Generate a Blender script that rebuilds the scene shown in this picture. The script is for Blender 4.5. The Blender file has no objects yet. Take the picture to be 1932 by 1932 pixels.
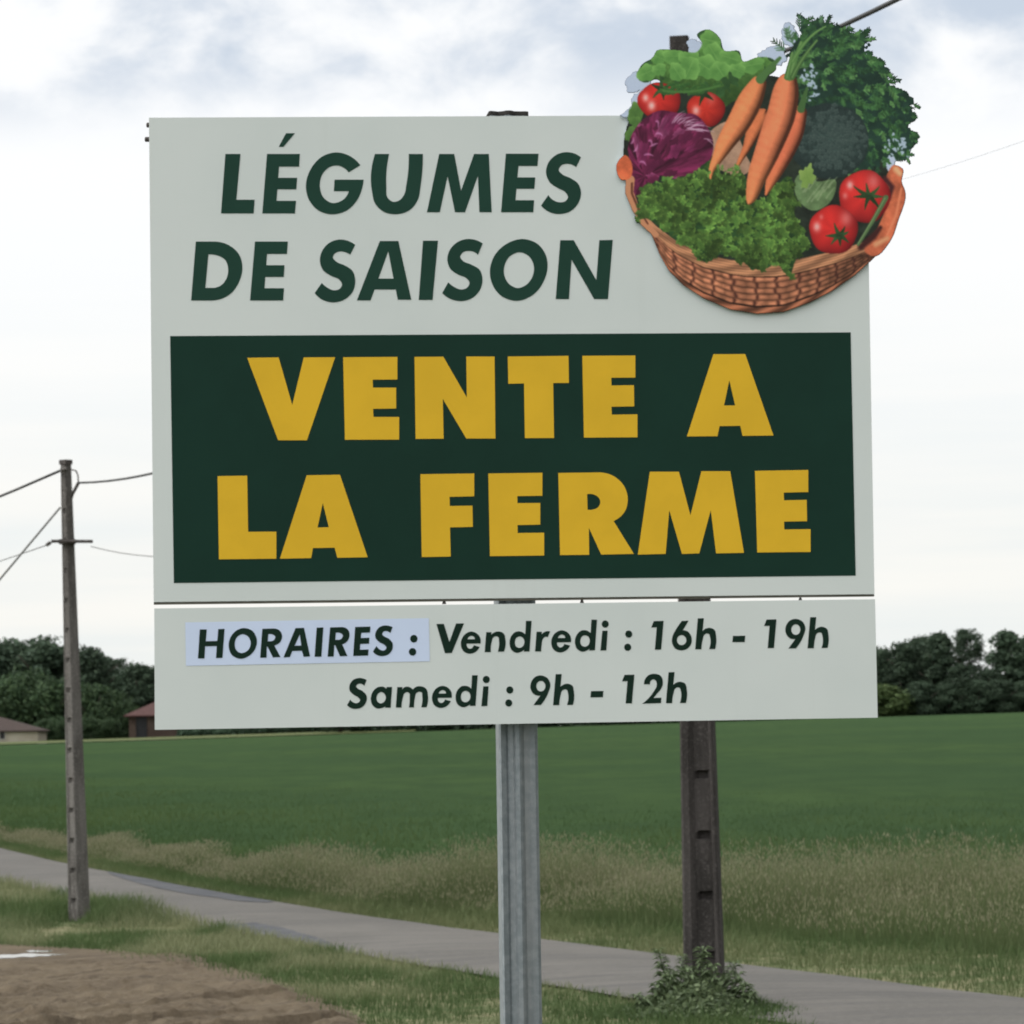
import bpy, math, random
import numpy as np
from mathutils import Vector, Matrix
from mathutils.geometry import tessellate_polygon

random.seed(7)
RNG = np.random.default_rng(11)
S = bpy.context.scene
COL = S.collection

# ------------------------------------------------------------------ camera
EYE = Vector((0.0, 0.0, 1.7))
FPX = 7000.0                       # focal length in pixels of a 1932 px wide frame
PITCH = math.atan((1375 - 966) / FPX)
ROLL = 0.0157
_f = Vector((0, math.cos(PITCH), math.sin(PITCH)))
_r0 = Vector((1, 0, 0)); _u0 = Vector((0, -math.sin(PITCH), math.cos(PITCH)))
_r = _r0 * math.cos(ROLL) - _u0 * math.sin(ROLL)
_u = _u0 * math.cos(ROLL) + _r0 * math.sin(ROLL)
cam_d = bpy.data.cameras.new('camera')
cam = bpy.data.objects.new('camera', cam_d); COL.objects.link(cam)
cam_d.sensor_width = 36.0
cam_d.lens = 36.0 * FPX / 1932.0
cam_d.clip_start = 0.1; cam_d.clip_end = 9000
M = Matrix((( _r.x, _u.x, -_f.x, EYE.x), (_r.y, _u.y, -_f.y, EYE.y), (_r.z, _u.z, -_f.z, EYE.z), (0, 0, 0, 1)))
cam.matrix_world = M
cam_d.dof.use_dof = True
cam_d.dof.focus_distance = 10.3
cam_d.dof.aperture_fstop = 16.5
S.camera = cam

# ------------------------------------------------------------------ light and sky
SUN_EL, SUN_AZ = 40.0, -92.0       # azimuth from +Y towards +X (degrees): high on the left, a little behind the sign
S.view_settings.view_transform = 'Standard'
S.view_settings.look = 'None'
S.view_settings.exposure = 0.0
S.view_settings.gamma = 1.0
S.cycles.filter_width = 1.9
S.cycles.max_bounces = 6
W = bpy.data.worlds.new('World'); S.world = W; W.use_nodes = True
nt = W.node_tree; nt.nodes.clear()


class N:
    """tiny node helper"""
    def __init__(self, tree): self.t = tree
    def n(self, typ, **kw):
        nd = self.t.nodes.new(typ)
        for k, v in kw.items(): setattr(nd, k, v)
        return nd
    def l(self, a, b): self.t.links.new(a, b)
    def val(self, sock, v):
        if isinstance(v, bpy.types.NodeSocket): self.l(v, sock)
        else: sock.default_value = v
    def math(self, op, a, b=None, c=None, clamp=False):
        nd = self.n('ShaderNodeMath', operation=op, use_clamp=clamp)
        self.val(nd.inputs[0], a)
        if b is not None: self.val(nd.inputs[1], b)
        if c is not None: self.val(nd.inputs[2], c)
        return nd.outputs[0]
    def vmath(self, op, a, b):
        nd = self.n('ShaderNodeVectorMath', operation=op)
        self.val(nd.inputs[0], a); self.val(nd.inputs[1], b)
        return nd.outputs[0]
    def noise(self, vec, scale, detail=4.0, rough=0.5, dist=0.0):
        nd = self.n('ShaderNodeTexNoise')
        if vec is not None: self.l(vec, nd.inputs['Vector'])
        nd.inputs['Scale'].default_value = scale; nd.inputs['Detail'].default_value = detail
        nd.inputs['Roughness'].default_value = rough; nd.inputs['Distortion'].default_value = dist
        return nd.outputs[0]
    def ramp(self, fac, stops):
        nd = self.n('ShaderNodeValToRGB')
        el = nd.color_ramp.elements
        while len(el) < len(stops): el.new(0.5)
        for e, (p, c) in zip(el, stops):
            e.position = p
            e.color = (c, c, c, 1) if isinstance(c, (int, float)) else (*c, 1)
        self.l(fac, nd.inputs[0])
        return nd.outputs[0]
    def mix(self, fac, a, b, blend='MIX'):
        nd = self.n('ShaderNodeMix', data_type='RGBA', blend_type=blend)
        nd.clamp_factor = True
        self.val(nd.inputs[0], fac)
        for s, v in ((nd.inputs[6], a), (nd.inputs[7], b)):
            if isinstance(v, tuple): s.default_value = (*v, 1) if len(v) == 3 else v
            else: self.l(v, s)
        return nd.outputs[2]
    def smooth(self, x, lo, hi):
        nd = self.n('ShaderNodeMapRange', interpolation_type='SMOOTHSTEP')
        self.val(nd.inputs[0], x); nd.inputs[1].default_value = lo; nd.inputs[2].default_value = hi
        return nd.outputs[0]


w = N(nt)
SKY_STRENGTH = 0.1
tc = w.n('ShaderNodeTexCoord')
nrm = w.n('ShaderNodeVectorMath', operation='NORMALIZE'); w.l(tc.outputs['Generated'], nrm.inputs[0])
sep = w.n('ShaderNodeSeparateXYZ'); w.l(nrm.outputs[0], sep.inputs[0])
zc = w.math('MAXIMUM', sep.outputs[2], 0.0)
sky = w.n('ShaderNodeTexSky', sky_type='NISHITA')
sky.sun_disc = False
sky.sun_elevation = math.radians(SUN_EL); sky.sun_rotation = math.radians(SUN_AZ)
# cloud layer seen in perspective: direction divided by height above the horizon
den = w.math('ADD', zc, 0.055)
px = w.math('DIVIDE', sep.outputs[0], den); py = w.math('DIVIDE', sep.outputs[1], den)
comb = w.n('ShaderNodeCombineXYZ'); w.l(px, comb.inputs[0]); w.l(py, comb.inputs[1])
CLOUD_OFF = (0.0, 0.0, 0.0)
cvec = w.vmath('ADD', w.vmath('MULTIPLY', nrm.outputs[0], (1.0, 1.0, 1.45)), CLOUD_OFF)
n1 = w.noise(cvec, 23.0, 6.0, 0.56, 0.2)
n2 = w.noise(cvec, 9.0, 3.0, 0.5, 0.0)
cover = w.math('ADD', w.math('MULTIPLY', n1, 0.75), w.math('MULTIPLY', n2, 0.45))
high = w.smooth(zc, 0.152, 0.184)
thin = w.math('MULTIPLY', w.smooth(cover, 0.51, 0.74), high)
# faint long bands low over the horizon
bvec = w.n('ShaderNodeCombineXYZ')
w.l(w.math('MULTIPLY', sep.outputs[0], 3.0), bvec.inputs[0]); w.l(w.math('MULTIPLY', zc, 42.0), bvec.inputs[2])
band = w.noise(bvec.outputs[0], 1.0, 4.0, 0.55)
bandm = w.smooth(band, 0.35, 0.7)
white = w.mix(bandm, (0.985, 0.975, 0.93), (0.85, 0.895, 0.895))
white = w.mix(w.smooth(zc, 0.02, 0.16), white, (1.02, 1.03, 1.04))
grey = w.mix(n2, (0.55, 0.64, 0.76), (0.66, 0.73, 0.83))
grey = w.mix(w.smooth(zc, 0.2, 0.34), grey, (0.74, 0.735, 0.72))
cloud = w.mix(thin, white, grey)
# the overcast is brighter overhead than at the horizon
lift = w.math('ADD', 1.0, w.math('MULTIPLY', w.smooth(zc, 0.22, 0.75), 0.45))
sdot = w.n('ShaderNodeVectorMath', operation='DOT_PRODUCT'); w.l(nrm.outputs[0], sdot.inputs[0])
sdot.inputs[1].default_value = (math.sin(math.radians(SUN_AZ)) * math.cos(math.radians(SUN_EL)), math.cos(math.radians(SUN_AZ)) * math.cos(math.radians(SUN_EL)), math.sin(math.radians(SUN_EL)))
glow = w.math('ADD', w.math('MULTIPLY', w.smooth(sdot.outputs['Value'], 0.30, 1.0), 1.3), w.math('MULTIPLY', w.smooth(sdot.outputs['Value'], -0.75, -0.12), 0.68))
lift = w.math('MULTIPLY', lift, w.math('ADD', 0.32, glow))
cl = w.n('ShaderNodeVectorMath', operation='SCALE'); w.l(cloud, cl.inputs[0])
w.l(w.math('MULTIPLY', lift, 1.0 / SKY_STRENGTH), cl.inputs[3])
final = w.mix(0.97, sky.outputs[0], cl.outputs[0])
bg = w.n('ShaderNodeBackground'); w.l(final, bg.inputs[0]); bg.inputs[1].default_value = SKY_STRENGTH
wo = w.n('ShaderNodeOutputWorld'); w.l(bg.outputs[0], wo.inputs[0])

sun_d = bpy.data.lights.new('sun', 'SUN'); sun_d.energy = 1.5; sun_d.angle = math.radians(20)
sun_d.color = (1.0, 0.96, 0.9)
sun = bpy.data.objects.new('sun', sun_d); COL.objects.link(sun)
sd = Vector((math.sin(math.radians(SUN_AZ)) * math.cos(math.radians(SUN_EL)),
             math.cos(math.radians(SUN_AZ)) * math.cos(math.radians(SUN_EL)), math.sin(math.radians(SUN_EL))))
sun.rotation_euler = (-sd).to_track_quat('-Z', 'Y').to_euler()
sun.location = (0, 0, 30)
E_SIGN = np.array((0.67, 0.70, 0.69))                      # light falling on the sign's face / pi, used to turn printed colours into base colours


# ------------------------------------------------------------------ helpers
def ray(x, y):
    """direction through pixel (x, y) of the 1932 px frame"""
    return (_f * FPX + _r * (x - 966) - _u * (y - 966)).normalized()

def at_z(x, y, z):
    d = ray(x, y); t = (z - EYE.z) / d.z
    return EYE + d * t

def at_y(x, y, Y):
    d = ray(x, y); t = (Y - EYE.y) / d.y
    return EYE + d * t

def lin(c):
    c = np.asarray(c, dtype=float) / 255.0
    return np.where(c <= 0.04045, c / 12.92, ((c + 0.055) / 1.055) ** 2.4)

def tag(o, label=None, cat=None, group=None, kind=None):
    if label: o['label'] = label
    if cat: o['category'] = cat
    if group: o['group'] = group
    if kind: o['kind'] = kind
    return o

def empty(name, loc, label=None, cat=None, group=None):
    o = bpy.data.objects.new(name, None); COL.objects.link(o)
    o.location = loc; o.empty_display_size = 0.2
    return tag(o, label, cat, group)

def wloc(o):
    v = Vector((0, 0, 0))
    while o is not None:
        v = v + o.location; o = o.parent
    return v

def mk(name, V, quads=None, tris=None, mat=None, parent=None, col=None, smooth=False, polys=None):
    """one mesh object from world coordinates"""
    V = np.asarray(V, dtype=np.float64).reshape(-1, 3)
    if parent is not None: V = V - np.array(wloc(parent))
    me = bpy.data.meshes.new(name)
    starts = []; loops = []; tot = 0
    for F, k in ((quads, 4), (tris, 3)):
        if F is None or len(F) == 0: continue
        F = np.asarray(F, dtype=np.int32).reshape(-1, k)
        loops.append(F.ravel()); starts.append(np.arange(len(F), dtype=np.int32) * k + tot); tot += len(F) * k
    if polys:
        for p in polys:
            loops.append(np.asarray(p, dtype=np.int32)); starts.append(np.array([tot], dtype=np.int32)); tot += len(p)
    loops = np.concatenate(loops); starts = np.concatenate(starts)
    me.vertices.add(len(V)); me.vertices.foreach_set('co', V.astype(np.float32).ravel())
    me.loops.add(len(loops)); me.loops.foreach_set('vertex_index', loops)
    me.polygons.add(len(starts)); me.polygons.foreach_set('loop_start', starts)
    me.polygons.foreach_set('use_smooth', np.full(len(starts), bool(smooth)))
    me.update(calc_edges=True); me.validate()
    if col is not None:
        a = me.color_attributes.new('Col', 'FLOAT_COLOR', 'POINT')
        c = np.ones((len(V), 4), dtype=np.float32); c[:, :3] = col
        a.data.foreach_set('color', c.ravel())
    o = bpy.data.objects.new(name, me); COL.objects.link(o)
    if parent is not None: o.parent = parent
    if mat is not None: me.materials.append(mat)
    return o

class MB:
    """collects simple solids into one mesh"""
    def __init__(self): self.v = []; self.f = []
    def add(self, vs, fs):
        b = len(self.v); self.v += [tuple(p) for p in vs]; self.f += [[i + b for i in f] for f in fs]
    def hexa(self, b4, t4):
        self.add(list(b4) + list(t4), [[3, 2, 1, 0], [4, 5, 6, 7], [0, 1, 5, 4], [1, 2, 6, 5], [2, 3, 7, 6], [3, 0, 4, 7]])
    def box(self, c, s, rot=0.0):
        c = Vector(c); x = Vector((math.cos(rot), math.sin(rot), 0)) * s[0] / 2; y = Vector((-math.sin(rot), math.cos(rot), 0)) * s[1] / 2
        z = Vector((0, 0, s[2] / 2))
        q = [c - x - y, c + x - y, c + x + y, c - x + y]
        self.hexa([p - z for p in q], [p + z for p in q])
    def loft(self, rings, cap=True):
        n = len(rings[0]); b = len(self.v)
        for r in rings: self.v += [tuple(p) for p in r]
        for i in range(len(rings) - 1):
            for j in range(n):
                k = (j + 1) % n
                self.f.append([b + i * n + j, b + i * n + k, b + (i + 1) * n + k, b + (i + 1) * n + j])
        if cap:
            self.f.append([b + j for j in range(n)][::-1]); self.f.append([b + (len(rings) - 1) * n + j for j in range(n)])
    def tube(self, pts, r, n=6):
        pts = [Vector(p) for p in pts]; rings = []
        rr = r if isinstance(r, (list, tuple)) else [r] * len(pts)
        for i, p in enumerate(pts):
            d = (pts[min(i + 1, len(pts) - 1)] - pts[max(i - 1, 0)]).normalized()
            a = d.cross(Vector((0, 0, 1)) if abs(d.z) < 0.9 else Vector((1, 0, 0))).normalized(); b = d.cross(a).normalized()
            rings.append([p + (a * math.cos(t * 2 * math.pi / n) + b * math.sin(t * 2 * math.pi / n)) * rr[i] for t in range(n)])
        self.loft(rings)
    def build(self, name, mat, parent=None, smooth=False):
        return mk(name, self.v, mat=mat, parent=parent, polys=self.f, smooth=smooth)

def material(name, color=(0.5, 0.5, 0.5), rough=0.6, spec=0.3, metal=0.0):
    m = bpy.data.materials.new(name); m.use_nodes = True
    t = N(m.node_tree); b = m.node_tree.nodes['Principled BSDF']
    b.inputs['Base Color'].default_value = (*color, 1); b.inputs['Roughness'].default_value = rough
    b.inputs['Specular IOR Level'].default_value = spec; b.inputs['Metallic'].default_value = metal
    return m, t, b

def bump(t, b, h, strength, dist=0.01):
    nd = t.n('ShaderNodeBump'); nd.inputs['Strength'].default_value = strength; nd.inputs['Distance'].default_value = dist
    t.l(h, nd.inputs['Height']); t.l(nd.outputs[0], b.inputs['Normal'])

def vcol_material(name, rough=0.7, spec=0.2, trans=0.0):
    m, t, b = material(name, rough=rough, spec=spec)
    a = t.n('ShaderNodeVertexColor', layer_name='Col')
    t.l(a.outputs[0], b.inputs['Base Color'])
    if trans > 0:
        tr = t.n('ShaderNodeBsdfTranslucent'); t.l(a.outputs[0], tr.inputs[0])
        mx = t.n('ShaderNodeMixShader'); mx.inputs[0].default_value = trans
        t.l(b.outputs[0], mx.inputs[1]); t.l(tr.outputs[0], mx.inputs[2])
        t.l(mx.outputs[0], m.node_tree.nodes['Material Output'].inputs[0])
    return m

def obj_coord(t): return t.n('ShaderNodeTexCoord').outputs['Object']
def geo_pos(t): return t.n('ShaderNodeNewGeometry').outputs['Position']

def noisy(name, c1, c2, scale, rough=0.7, spec=0.25, bump_s=0.0, lo=0.35, hi=0.65, detail=5.0, bscale=None, dist=0.01, space='pos', stretch=None):
    m, t, b = material(name, rough=rough, spec=spec)
    v = geo_pos(t) if space == 'pos' else obj_coord(t)
    if stretch: v = t.vmath('MULTIPLY', v, stretch)
    n = t.noise(v, scale, detail, 0.6)
    t.l(t.mix(t.smooth(n, lo, hi), c1, c2), b.inputs['Base Color'])
    if bump_s: bump(t, b, t.noise(v, bscale or scale * 4, 5.0, 0.6), bump_s, dist)
    return m

# numpy noise -----------------------------------------------------
def vnoise(x, y, seed=0):
    x = np.asarray(x, dtype=float); y = np.asarray(y, dtype=float)
    g = np.random.default_rng(seed).random((256, 256))
    xi = np.floor(x).astype(int); yi = np.floor(y).astype(int)
    fx = x - xi; fy = y - yi
    fx = fx * fx * (3 - 2 * fx); fy = fy * fy * (3 - 2 * fy)
    a = g[xi % 256, yi % 256]; b = g[(xi + 1) % 256, yi % 256]; c = g[xi % 256, (yi + 1) % 256]; d = g[(xi + 1) % 256, (yi + 1) % 256]
    return a * (1 - fx) * (1 - fy) + b * fx * (1 - fy) + c * (1 - fx) * fy + d * fx * fy

def fbm(x, y, seed=0, oct=4, gain=0.5):
    s = 0; a = 1.0; t = 0
    for i in range(oct):
        s = s + a * vnoise(x * 2 ** i + 17.3 * i, y * 2 ** i + 9.1 * i, seed + i); t += a; a *= gain
    return s / t

def sstep(x, a, b):
    t = np.clip((np.asarray(x, dtype=float) - a) / (b - a), 0, 1)
    return t * t * (3 - 2 * t)

# ------------------------------------------------------------------ terrain
def terrain(x, y):
    x = np.asarray(x, dtype=float); y = np.asarray(y, dtype=float)
    z = -0.5 * sstep(y, 6, 23)
    s = np.clip((y - 52) / 396.0, 0, 1)
    ss = np.where(s < 0.05, s * s * 10, s - 0.025)
    R = 2.10 + 0.0172 * np.clip(x, -75, 160)
    return z + ss * R

GZ = -0.5
def ground_pt(px_, py_): return at_z(px_, py_, GZ)

def grid_sheet(name, xs, ys, zfun, mat, kind='structure', label=None):
    X, Y = np.meshgrid(xs, ys)
    Z = zfun(X, Y)
    V = np.stack([X, Y, Z], -1).reshape(-1, 3)
    nx, ny = len(xs), len(ys)
    i = (np.arange(ny - 1)[:, None] * nx + np.arange(nx - 1)[None, :]).ravel()
    o = mk(name, V, quads=np.stack([i, i + 1, i + nx + 1, i + nx], -1), mat=mat, smooth=True)
    return tag(o, label=label, kind=kind)

# road edges on the ground plane, from far left to near right
near_px = [(0, 1665), (200, 1707), (450, 1766), (902, 1840), (1160, 1882), (1450, 1926), (1932, 2006)]
far_px = [(0, 1605), (126, 1633), (327, 1668), (451, 1693), (902, 1761), (1230, 1797), (1546, 1839), (1932, 1886)]
def world_line(pp):
    w_ = [ground_pt(*p) for p in pp]
    a = w_[0] + (w_[0] - w_[2]).normalized() * 60
    b = w_[-1] + (w_[-1] - w_[-3]).normalized() * 30
    return np.array([[p.x, p.y] for p in [a] + w_ + [b]])
near_l = world_line(near_px); far_l = world_line(far_px)
def resample(l, n):
    d = np.r_[0, np.cumsum(np.hypot(*np.diff(l, axis=0).T))]
    t = np.linspace(0, d[-1], n)
    return np.stack([np.interp(t, d, l[:, 0]), np.interp(t, d, l[:, 1])], -1)
def smooth_line(l, n=240, k=9):
    l = resample(l, n); p = np.pad(l, ((k, k), (0, 0)), 'edge'); ker = np.ones(2 * k + 1) / (2 * k + 1)
    q = np.stack([np.convolve(p[:, i], ker, 'valid') for i in (0, 1)], -1)
    q[0] = l[0]; q[-1] = l[-1]
    return q
near_s = smooth_line(near_l); far_s = smooth_line(far_l)
def y_on(l, x):
    o = np.argsort(l[:, 0]); return np.interp(x, l[o, 0], l[o, 1])
# where the sown field starts: (pixel x, distance)
_fb = [(-900, 150), (-300, 95), (0, 76), (170, 68), (350, 60), (500, 52), (750, 48), (1000, 46.7), (1400, 45.8), (1932, 45.8), (2600, 45.8), (5000, 46)]
field_l = np.array([[(p - 966) / FPX * d, d] for p, d in _fb])
def y_field(x): return np.interp(x, field_l[:, 0], field_l[:, 1])

# soil patch (bare ground) outline
soil_px = [(-140, 1774), (0, 1784), (150, 1792), (330, 1801), (385, 1813), (455, 1833), (538, 1861), (612, 1894), (662, 1920), (720, 1962), (800, 2030), (930, 2140)]
soil_w = np.array([[ground_pt(*p).x, ground_pt(*p).y] for p in soil_px])
soil_w = np.vstack([[soil_w[0, 0] - 10, soil_w[0, 1] + 4], soil_w])
def y_soil(x):
    x = np.asarray(x, dtype=float)
    return np.interp(x, soil_w[:, 0], soil_w[:, 1]) + 1.6 * sstep(x, -4.6, -3.4) * (fbm(x * 1.6, x * 0 + 3.3, 81, 5, 0.7) - 0.5)

# ---- ground sheet reaching the horizon
m_ground = noisy('ground_earth_grass', (0.035, 0.05, 0.022), (0.06, 0.065, 0.035), 1.3, rough=0.9, spec=0.1, bump_s=0.5, dist=0.04)
gx = np.r_[-2500, -1200, -600, -300, np.linspace(-160, -20, 15), np.linspace(-18, 18, 37), np.linspace(20, 160, 15), 300, 600, 1200, 2500]
gy = np.r_[-400, -100, -30, -10, np.linspace(0, 60, 61), np.linspace(64, 460, 60), 500, 700, 1200, 2500, 4500]
grid_sheet('ground', gx, gy, lambda x, y: terrain(x, y) - 0.07 - 0.05 * sstep(y, 60, 90), m_ground)

# ---- road
m_road, t, b = material('worn_asphalt', rough=0.85, spec=0.2)
v = geo_pos(t)
n_big = t.noise(v, 0.55, 4, 0.6, 0.6); n_mid = t.noise(v, 3.0, 5, 0.65); n_fine = t.noise(v, 60.0, 2, 0.5)
rot_ = t.n('ShaderNodeMapping'); rot_.inputs['Rotation'].default_value = (0, 0, -1.2); rot_.inputs['Scale'].default_value = (0.35, 4.0, 1.0); t.l(v, rot_.inputs[0])
n_str = t.smooth(t.noise(rot_.outputs[0], 1.0, 5, 0.65), 0.45, 0.68)
c = t.mix(t.smooth(n_big, 0.38, 0.66), (0.0786, 0.0739, 0.0661), (0.1019, 0.0952, 0.0852))
c = t.mix(t.math('MULTIPLY', t.smooth(n_mid, 0.56, 0.72), 0.55), c, (0.0540, 0.0522, 0.0490))
c = t.mix(t.math('MULTIPLY', t.smooth(t.noise(v, 16.0, 4, 0.75), 0.42, 0.62), 0.6), c, (0.1130, 0.1065, 0.0966))
c = t.mix(t.math('MULTIPLY', n_str, 0.7), c, (0.062, 0.060, 0.058))
t.l(c, b.inputs['Base Color']); bump(t, b, t.math('ADD', n_fine, n_mid), 0.5, 0.01)
K = 14
edge_n = (fbm(np.arange(240) * 0.35, np.zeros(240), 3) - 0.5) * 0.35
edge_f = (fbm(np.arange(240) * 0.35, np.ones(240) * 7, 4) - 0.5) * 0.3
rows = []
for k in range(K + 1):
    f_ = k / K
    p = near_s * (1 - f_) + far_s * f_
    off = edge_n * (1 - f_) + edge_f * f_
    dirv = far_s - near_s; dirv = dirv / np.linalg.norm(dirv, axis=1)[:, None]
    p = p + dirv * off[:, None]
    z = terrain(p[:, 0], p[:, 1]) + 0.01 + 0.05 * (1 - (2 * f_ - 1) ** 2) + 0.012 * (fbm(p[:, 0] * 0.8, p[:, 1] * 0.8, 5) - 0.5)
    rows.append(np.stack([p[:, 0], p[:, 1], z], -1))
R_ = np.array(rows); n2_ = R_.shape[1]
i = (np.arange(K)[:, None] * n2_ + np.arange(n2_ - 1)[None, :]).ravel()
tag(mk('road', R_.reshape(-1, 3), quads=np.stack([i, i + 1, i + n2_ + 1, i + n2_], -1), mat=m_road, smooth=True), kind='structure')
# darker repaired strips along the road's edges
m_patch = noisy('asphalt_repair', (0.040, 0.043, 0.050), (0.066, 0.068, 0.072), 3.0, rough=0.85, spec=0.2, bump_s=0.4)
def proj_x(p):
    d = Vector(p) - EYE
    return 966 + FPX * d.dot(_r) / d.dot(_f)
def road_strip(pa, pb, fa, fb):
    line = R_[int(round((fa + fb) / 2 * K))]; ii = [k for k in range(n2_) if line[k][1] > 5 and pa <= proj_x(line[k]) <= pb]
    i0, i1 = ii[0], ii[-1]; t_ = np.linspace(i0, i1, 40); kk = np.arange(n2_); V = []
    for q in range(7):
        for k, tt in enumerate(t_):
            u_ = k / 39; wd = math.sin(math.pi * min(max(u_, 0.0), 1.0)) ** 0.5 * (0.75 + 0.5 * fbm(np.array([u_ * 6.0]), np.array([pa * 0.1]), 9)[0])
            mid = fb if fb > 0.5 else fa; f_ = mid + ((fa if fb > 0.5 else fb) - mid) * wd * q / 6
            fr_ = f_ * K; k0 = min(int(fr_), K - 1); a_ = fr_ - k0
            row = R_[k0] * (1 - a_) + R_[k0 + 1] * a_
            V.append([np.interp(tt, kk, row[:, 0]), np.interp(tt, kk, row[:, 1]), np.interp(tt, kk, row[:, 2]) + 0.006])
    i = (np.arange(6)[:, None] * 40 + np.arange(39)[None, :]).ravel()
    tag(mk('road_patch', V, quads=np.stack([i, i + 1, i + 41, i + 40], -1), mat=m_patch, smooth=True), kind='structure')
road_strip(195, 520, 0.66, 0.985)
road_strip(400, 640, 0.02, 0.22)

# ---- bare soil with furrows and clods
m_soil, t, b = material('tilled_soil', rough=0.95, spec=0.1)
v = geo_pos(t)
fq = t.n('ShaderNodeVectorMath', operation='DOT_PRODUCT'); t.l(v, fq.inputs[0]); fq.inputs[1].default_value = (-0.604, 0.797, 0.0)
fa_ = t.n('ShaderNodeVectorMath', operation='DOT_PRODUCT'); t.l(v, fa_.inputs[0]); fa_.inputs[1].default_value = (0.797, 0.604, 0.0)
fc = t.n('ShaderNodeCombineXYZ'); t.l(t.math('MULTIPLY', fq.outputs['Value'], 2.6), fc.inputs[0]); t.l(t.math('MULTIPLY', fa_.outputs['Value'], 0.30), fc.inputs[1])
furrow_shade = t.smooth(t.noise(fc.outputs[0], 1.0, 5, 0.6, 0.3), 0.54, 0.70); clod = t.smooth(t.noise(t.vmath('MULTIPLY', v, (3.2, 1.6, 1.0)), 1.0, 6, 0.7), 0.55, 0.68)
a_ = t.smooth(t.noise(v, 1.1, 4, 0.6), 0.35, 0.65); d_ = t.smooth(t.noise(v, 14.0, 5, 0.65), 0.35, 0.7)
c = t.mix(a_, (0.0871, 0.0672, 0.0451), (0.1252, 0.0988, 0.0672))
c = t.mix(t.math('MULTIPLY', d_, 0.5), c, (0.1462, 0.1190, 0.0850))
c = t.mix(t.math('MULTIPLY', furrow_shade, 0.9), c, (0.0420, 0.0314, 0.0224)); c = t.mix(t.math('MULTIPLY', clod, 0.6), c, (0.0462, 0.0357, 0.0267))  # shade of the furrow steps painted into the soil colour as long dark streaks
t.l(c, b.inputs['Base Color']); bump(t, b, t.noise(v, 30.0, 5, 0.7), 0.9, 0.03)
f_dir = np.array([1.44, 1.9]); f_dir /= np.linalg.norm(f_dir); f_nrm = np.array([-f_dir[1], f_dir[0]])
pud_px = [(-60, 1802), (0, 1803), (14, 1802.4), (30, 1802.6), (44, 1800.6), (60, 1800.4), (78, 1801.6), (95, 1801.2), (112, 1802.2), (130, 1801.8), (112, 1803.2), (98, 1803.4), (92, 1805.6), (74, 1805.2), (60, 1807.4), (42, 1806.6), (25, 1808.8), (0, 1809.4), (-60, 1812)]
pud_w = np.array([[ground_pt(*p).x, ground_pt(*p).y] for p in pud_px])
pc = pud_w.mean(axis=0)
def soil_z(x, y):
    q = x * f_nrm[0] + y * f_nrm[1] + 0.25 * (fbm(x * 0.4, y * 0.4, 31) - 0.5)
    ph = (q / 1.15 + 0.15) % 1.0
    gk = vnoise(np.floor(q / 1.15 + 0.15) * 3.7, x * 0.22, 44)
    z = 0.085 * (1 - ph) ** 2 * sstep(ph, 0.0, 0.035) * sstep(gk, 0.2, 0.65)
    z = z + 0.045 * (fbm(x * 1.1, y * 1.1, 32, 4, 0.5) - 0.5) + 0.075 * (fbm(x * 8, y * 6, 33, 4, 0.75) - 0.5)
    cl = fbm(x * 4.2, y * 3.0, 35, 4, 0.6)
    z = z + 0.19 * np.clip(cl - 0.47, 0, 0.3) * (0.15 + 0.85 * sstep(33.2 - y, 0, 1.5))
    pd = np.sqrt(((x - pc[0]) / 2.6) ** 2 + ((y - pc[1]) / 1.0) ** 2)
    k = sstep(pd, 0.6, 1.3)
    edge = sstep(y_soil(x) - y, -0.1, 1.6); z = z * 1.0
    return terrain(x, y) + (z * edge + 0.01 * edge) * k + (1 - k) * 0.004 + 0.004 * (1 - edge)
xs = np.arange(-12.5, 0.6, 0.04); ys = np.concatenate([np.arange(21, 30, 0.05), np.arange(30, 42, 0.05)])
X, Y = np.meshgrid(xs, ys); Z = soil_z(X, Y)
keep = (Y < y_soil(X) + 0.25)
idx = np.arange(X.size).reshape(X.shape)
kq = keep[:-1, :-1] & keep[1:, :-1] & keep[:-1, 1:] & keep[1:, 1:]
q = np.stack([idx[:-1, :-1][kq], idx[:-1, 1:][kq], idx[1:, 1:][kq], idx[1:, :-1][kq]], -1)
used = np.unique(q); rm = np.full(X.size, -1); rm[used] = np.arange(len(used))
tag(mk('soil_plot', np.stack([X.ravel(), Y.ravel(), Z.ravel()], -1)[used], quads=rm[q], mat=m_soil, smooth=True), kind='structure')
# puddle on the soil
m_water, t, b = material('puddle_water', (0.10, 0.09, 0.075), rough=0.03, spec=0.6)
t.val(b.inputs['IOR'], 1.33)
def puddle(pts):
    vv = [(p.x, p.y, float(terrain(p.x, p.y)) + 0.009) for p in (ground_pt(*q) for q in pts)]
    tag(mk('puddle', vv, polys=[list(range(len(vv)))], mat=m_water), kind='structure')
puddle(pud_px)
puddle([(48, 1796), (62, 1794), (80, 1795.5), (100, 1794.5), (96, 1797), (74, 1798), (56, 1798)])

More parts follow.
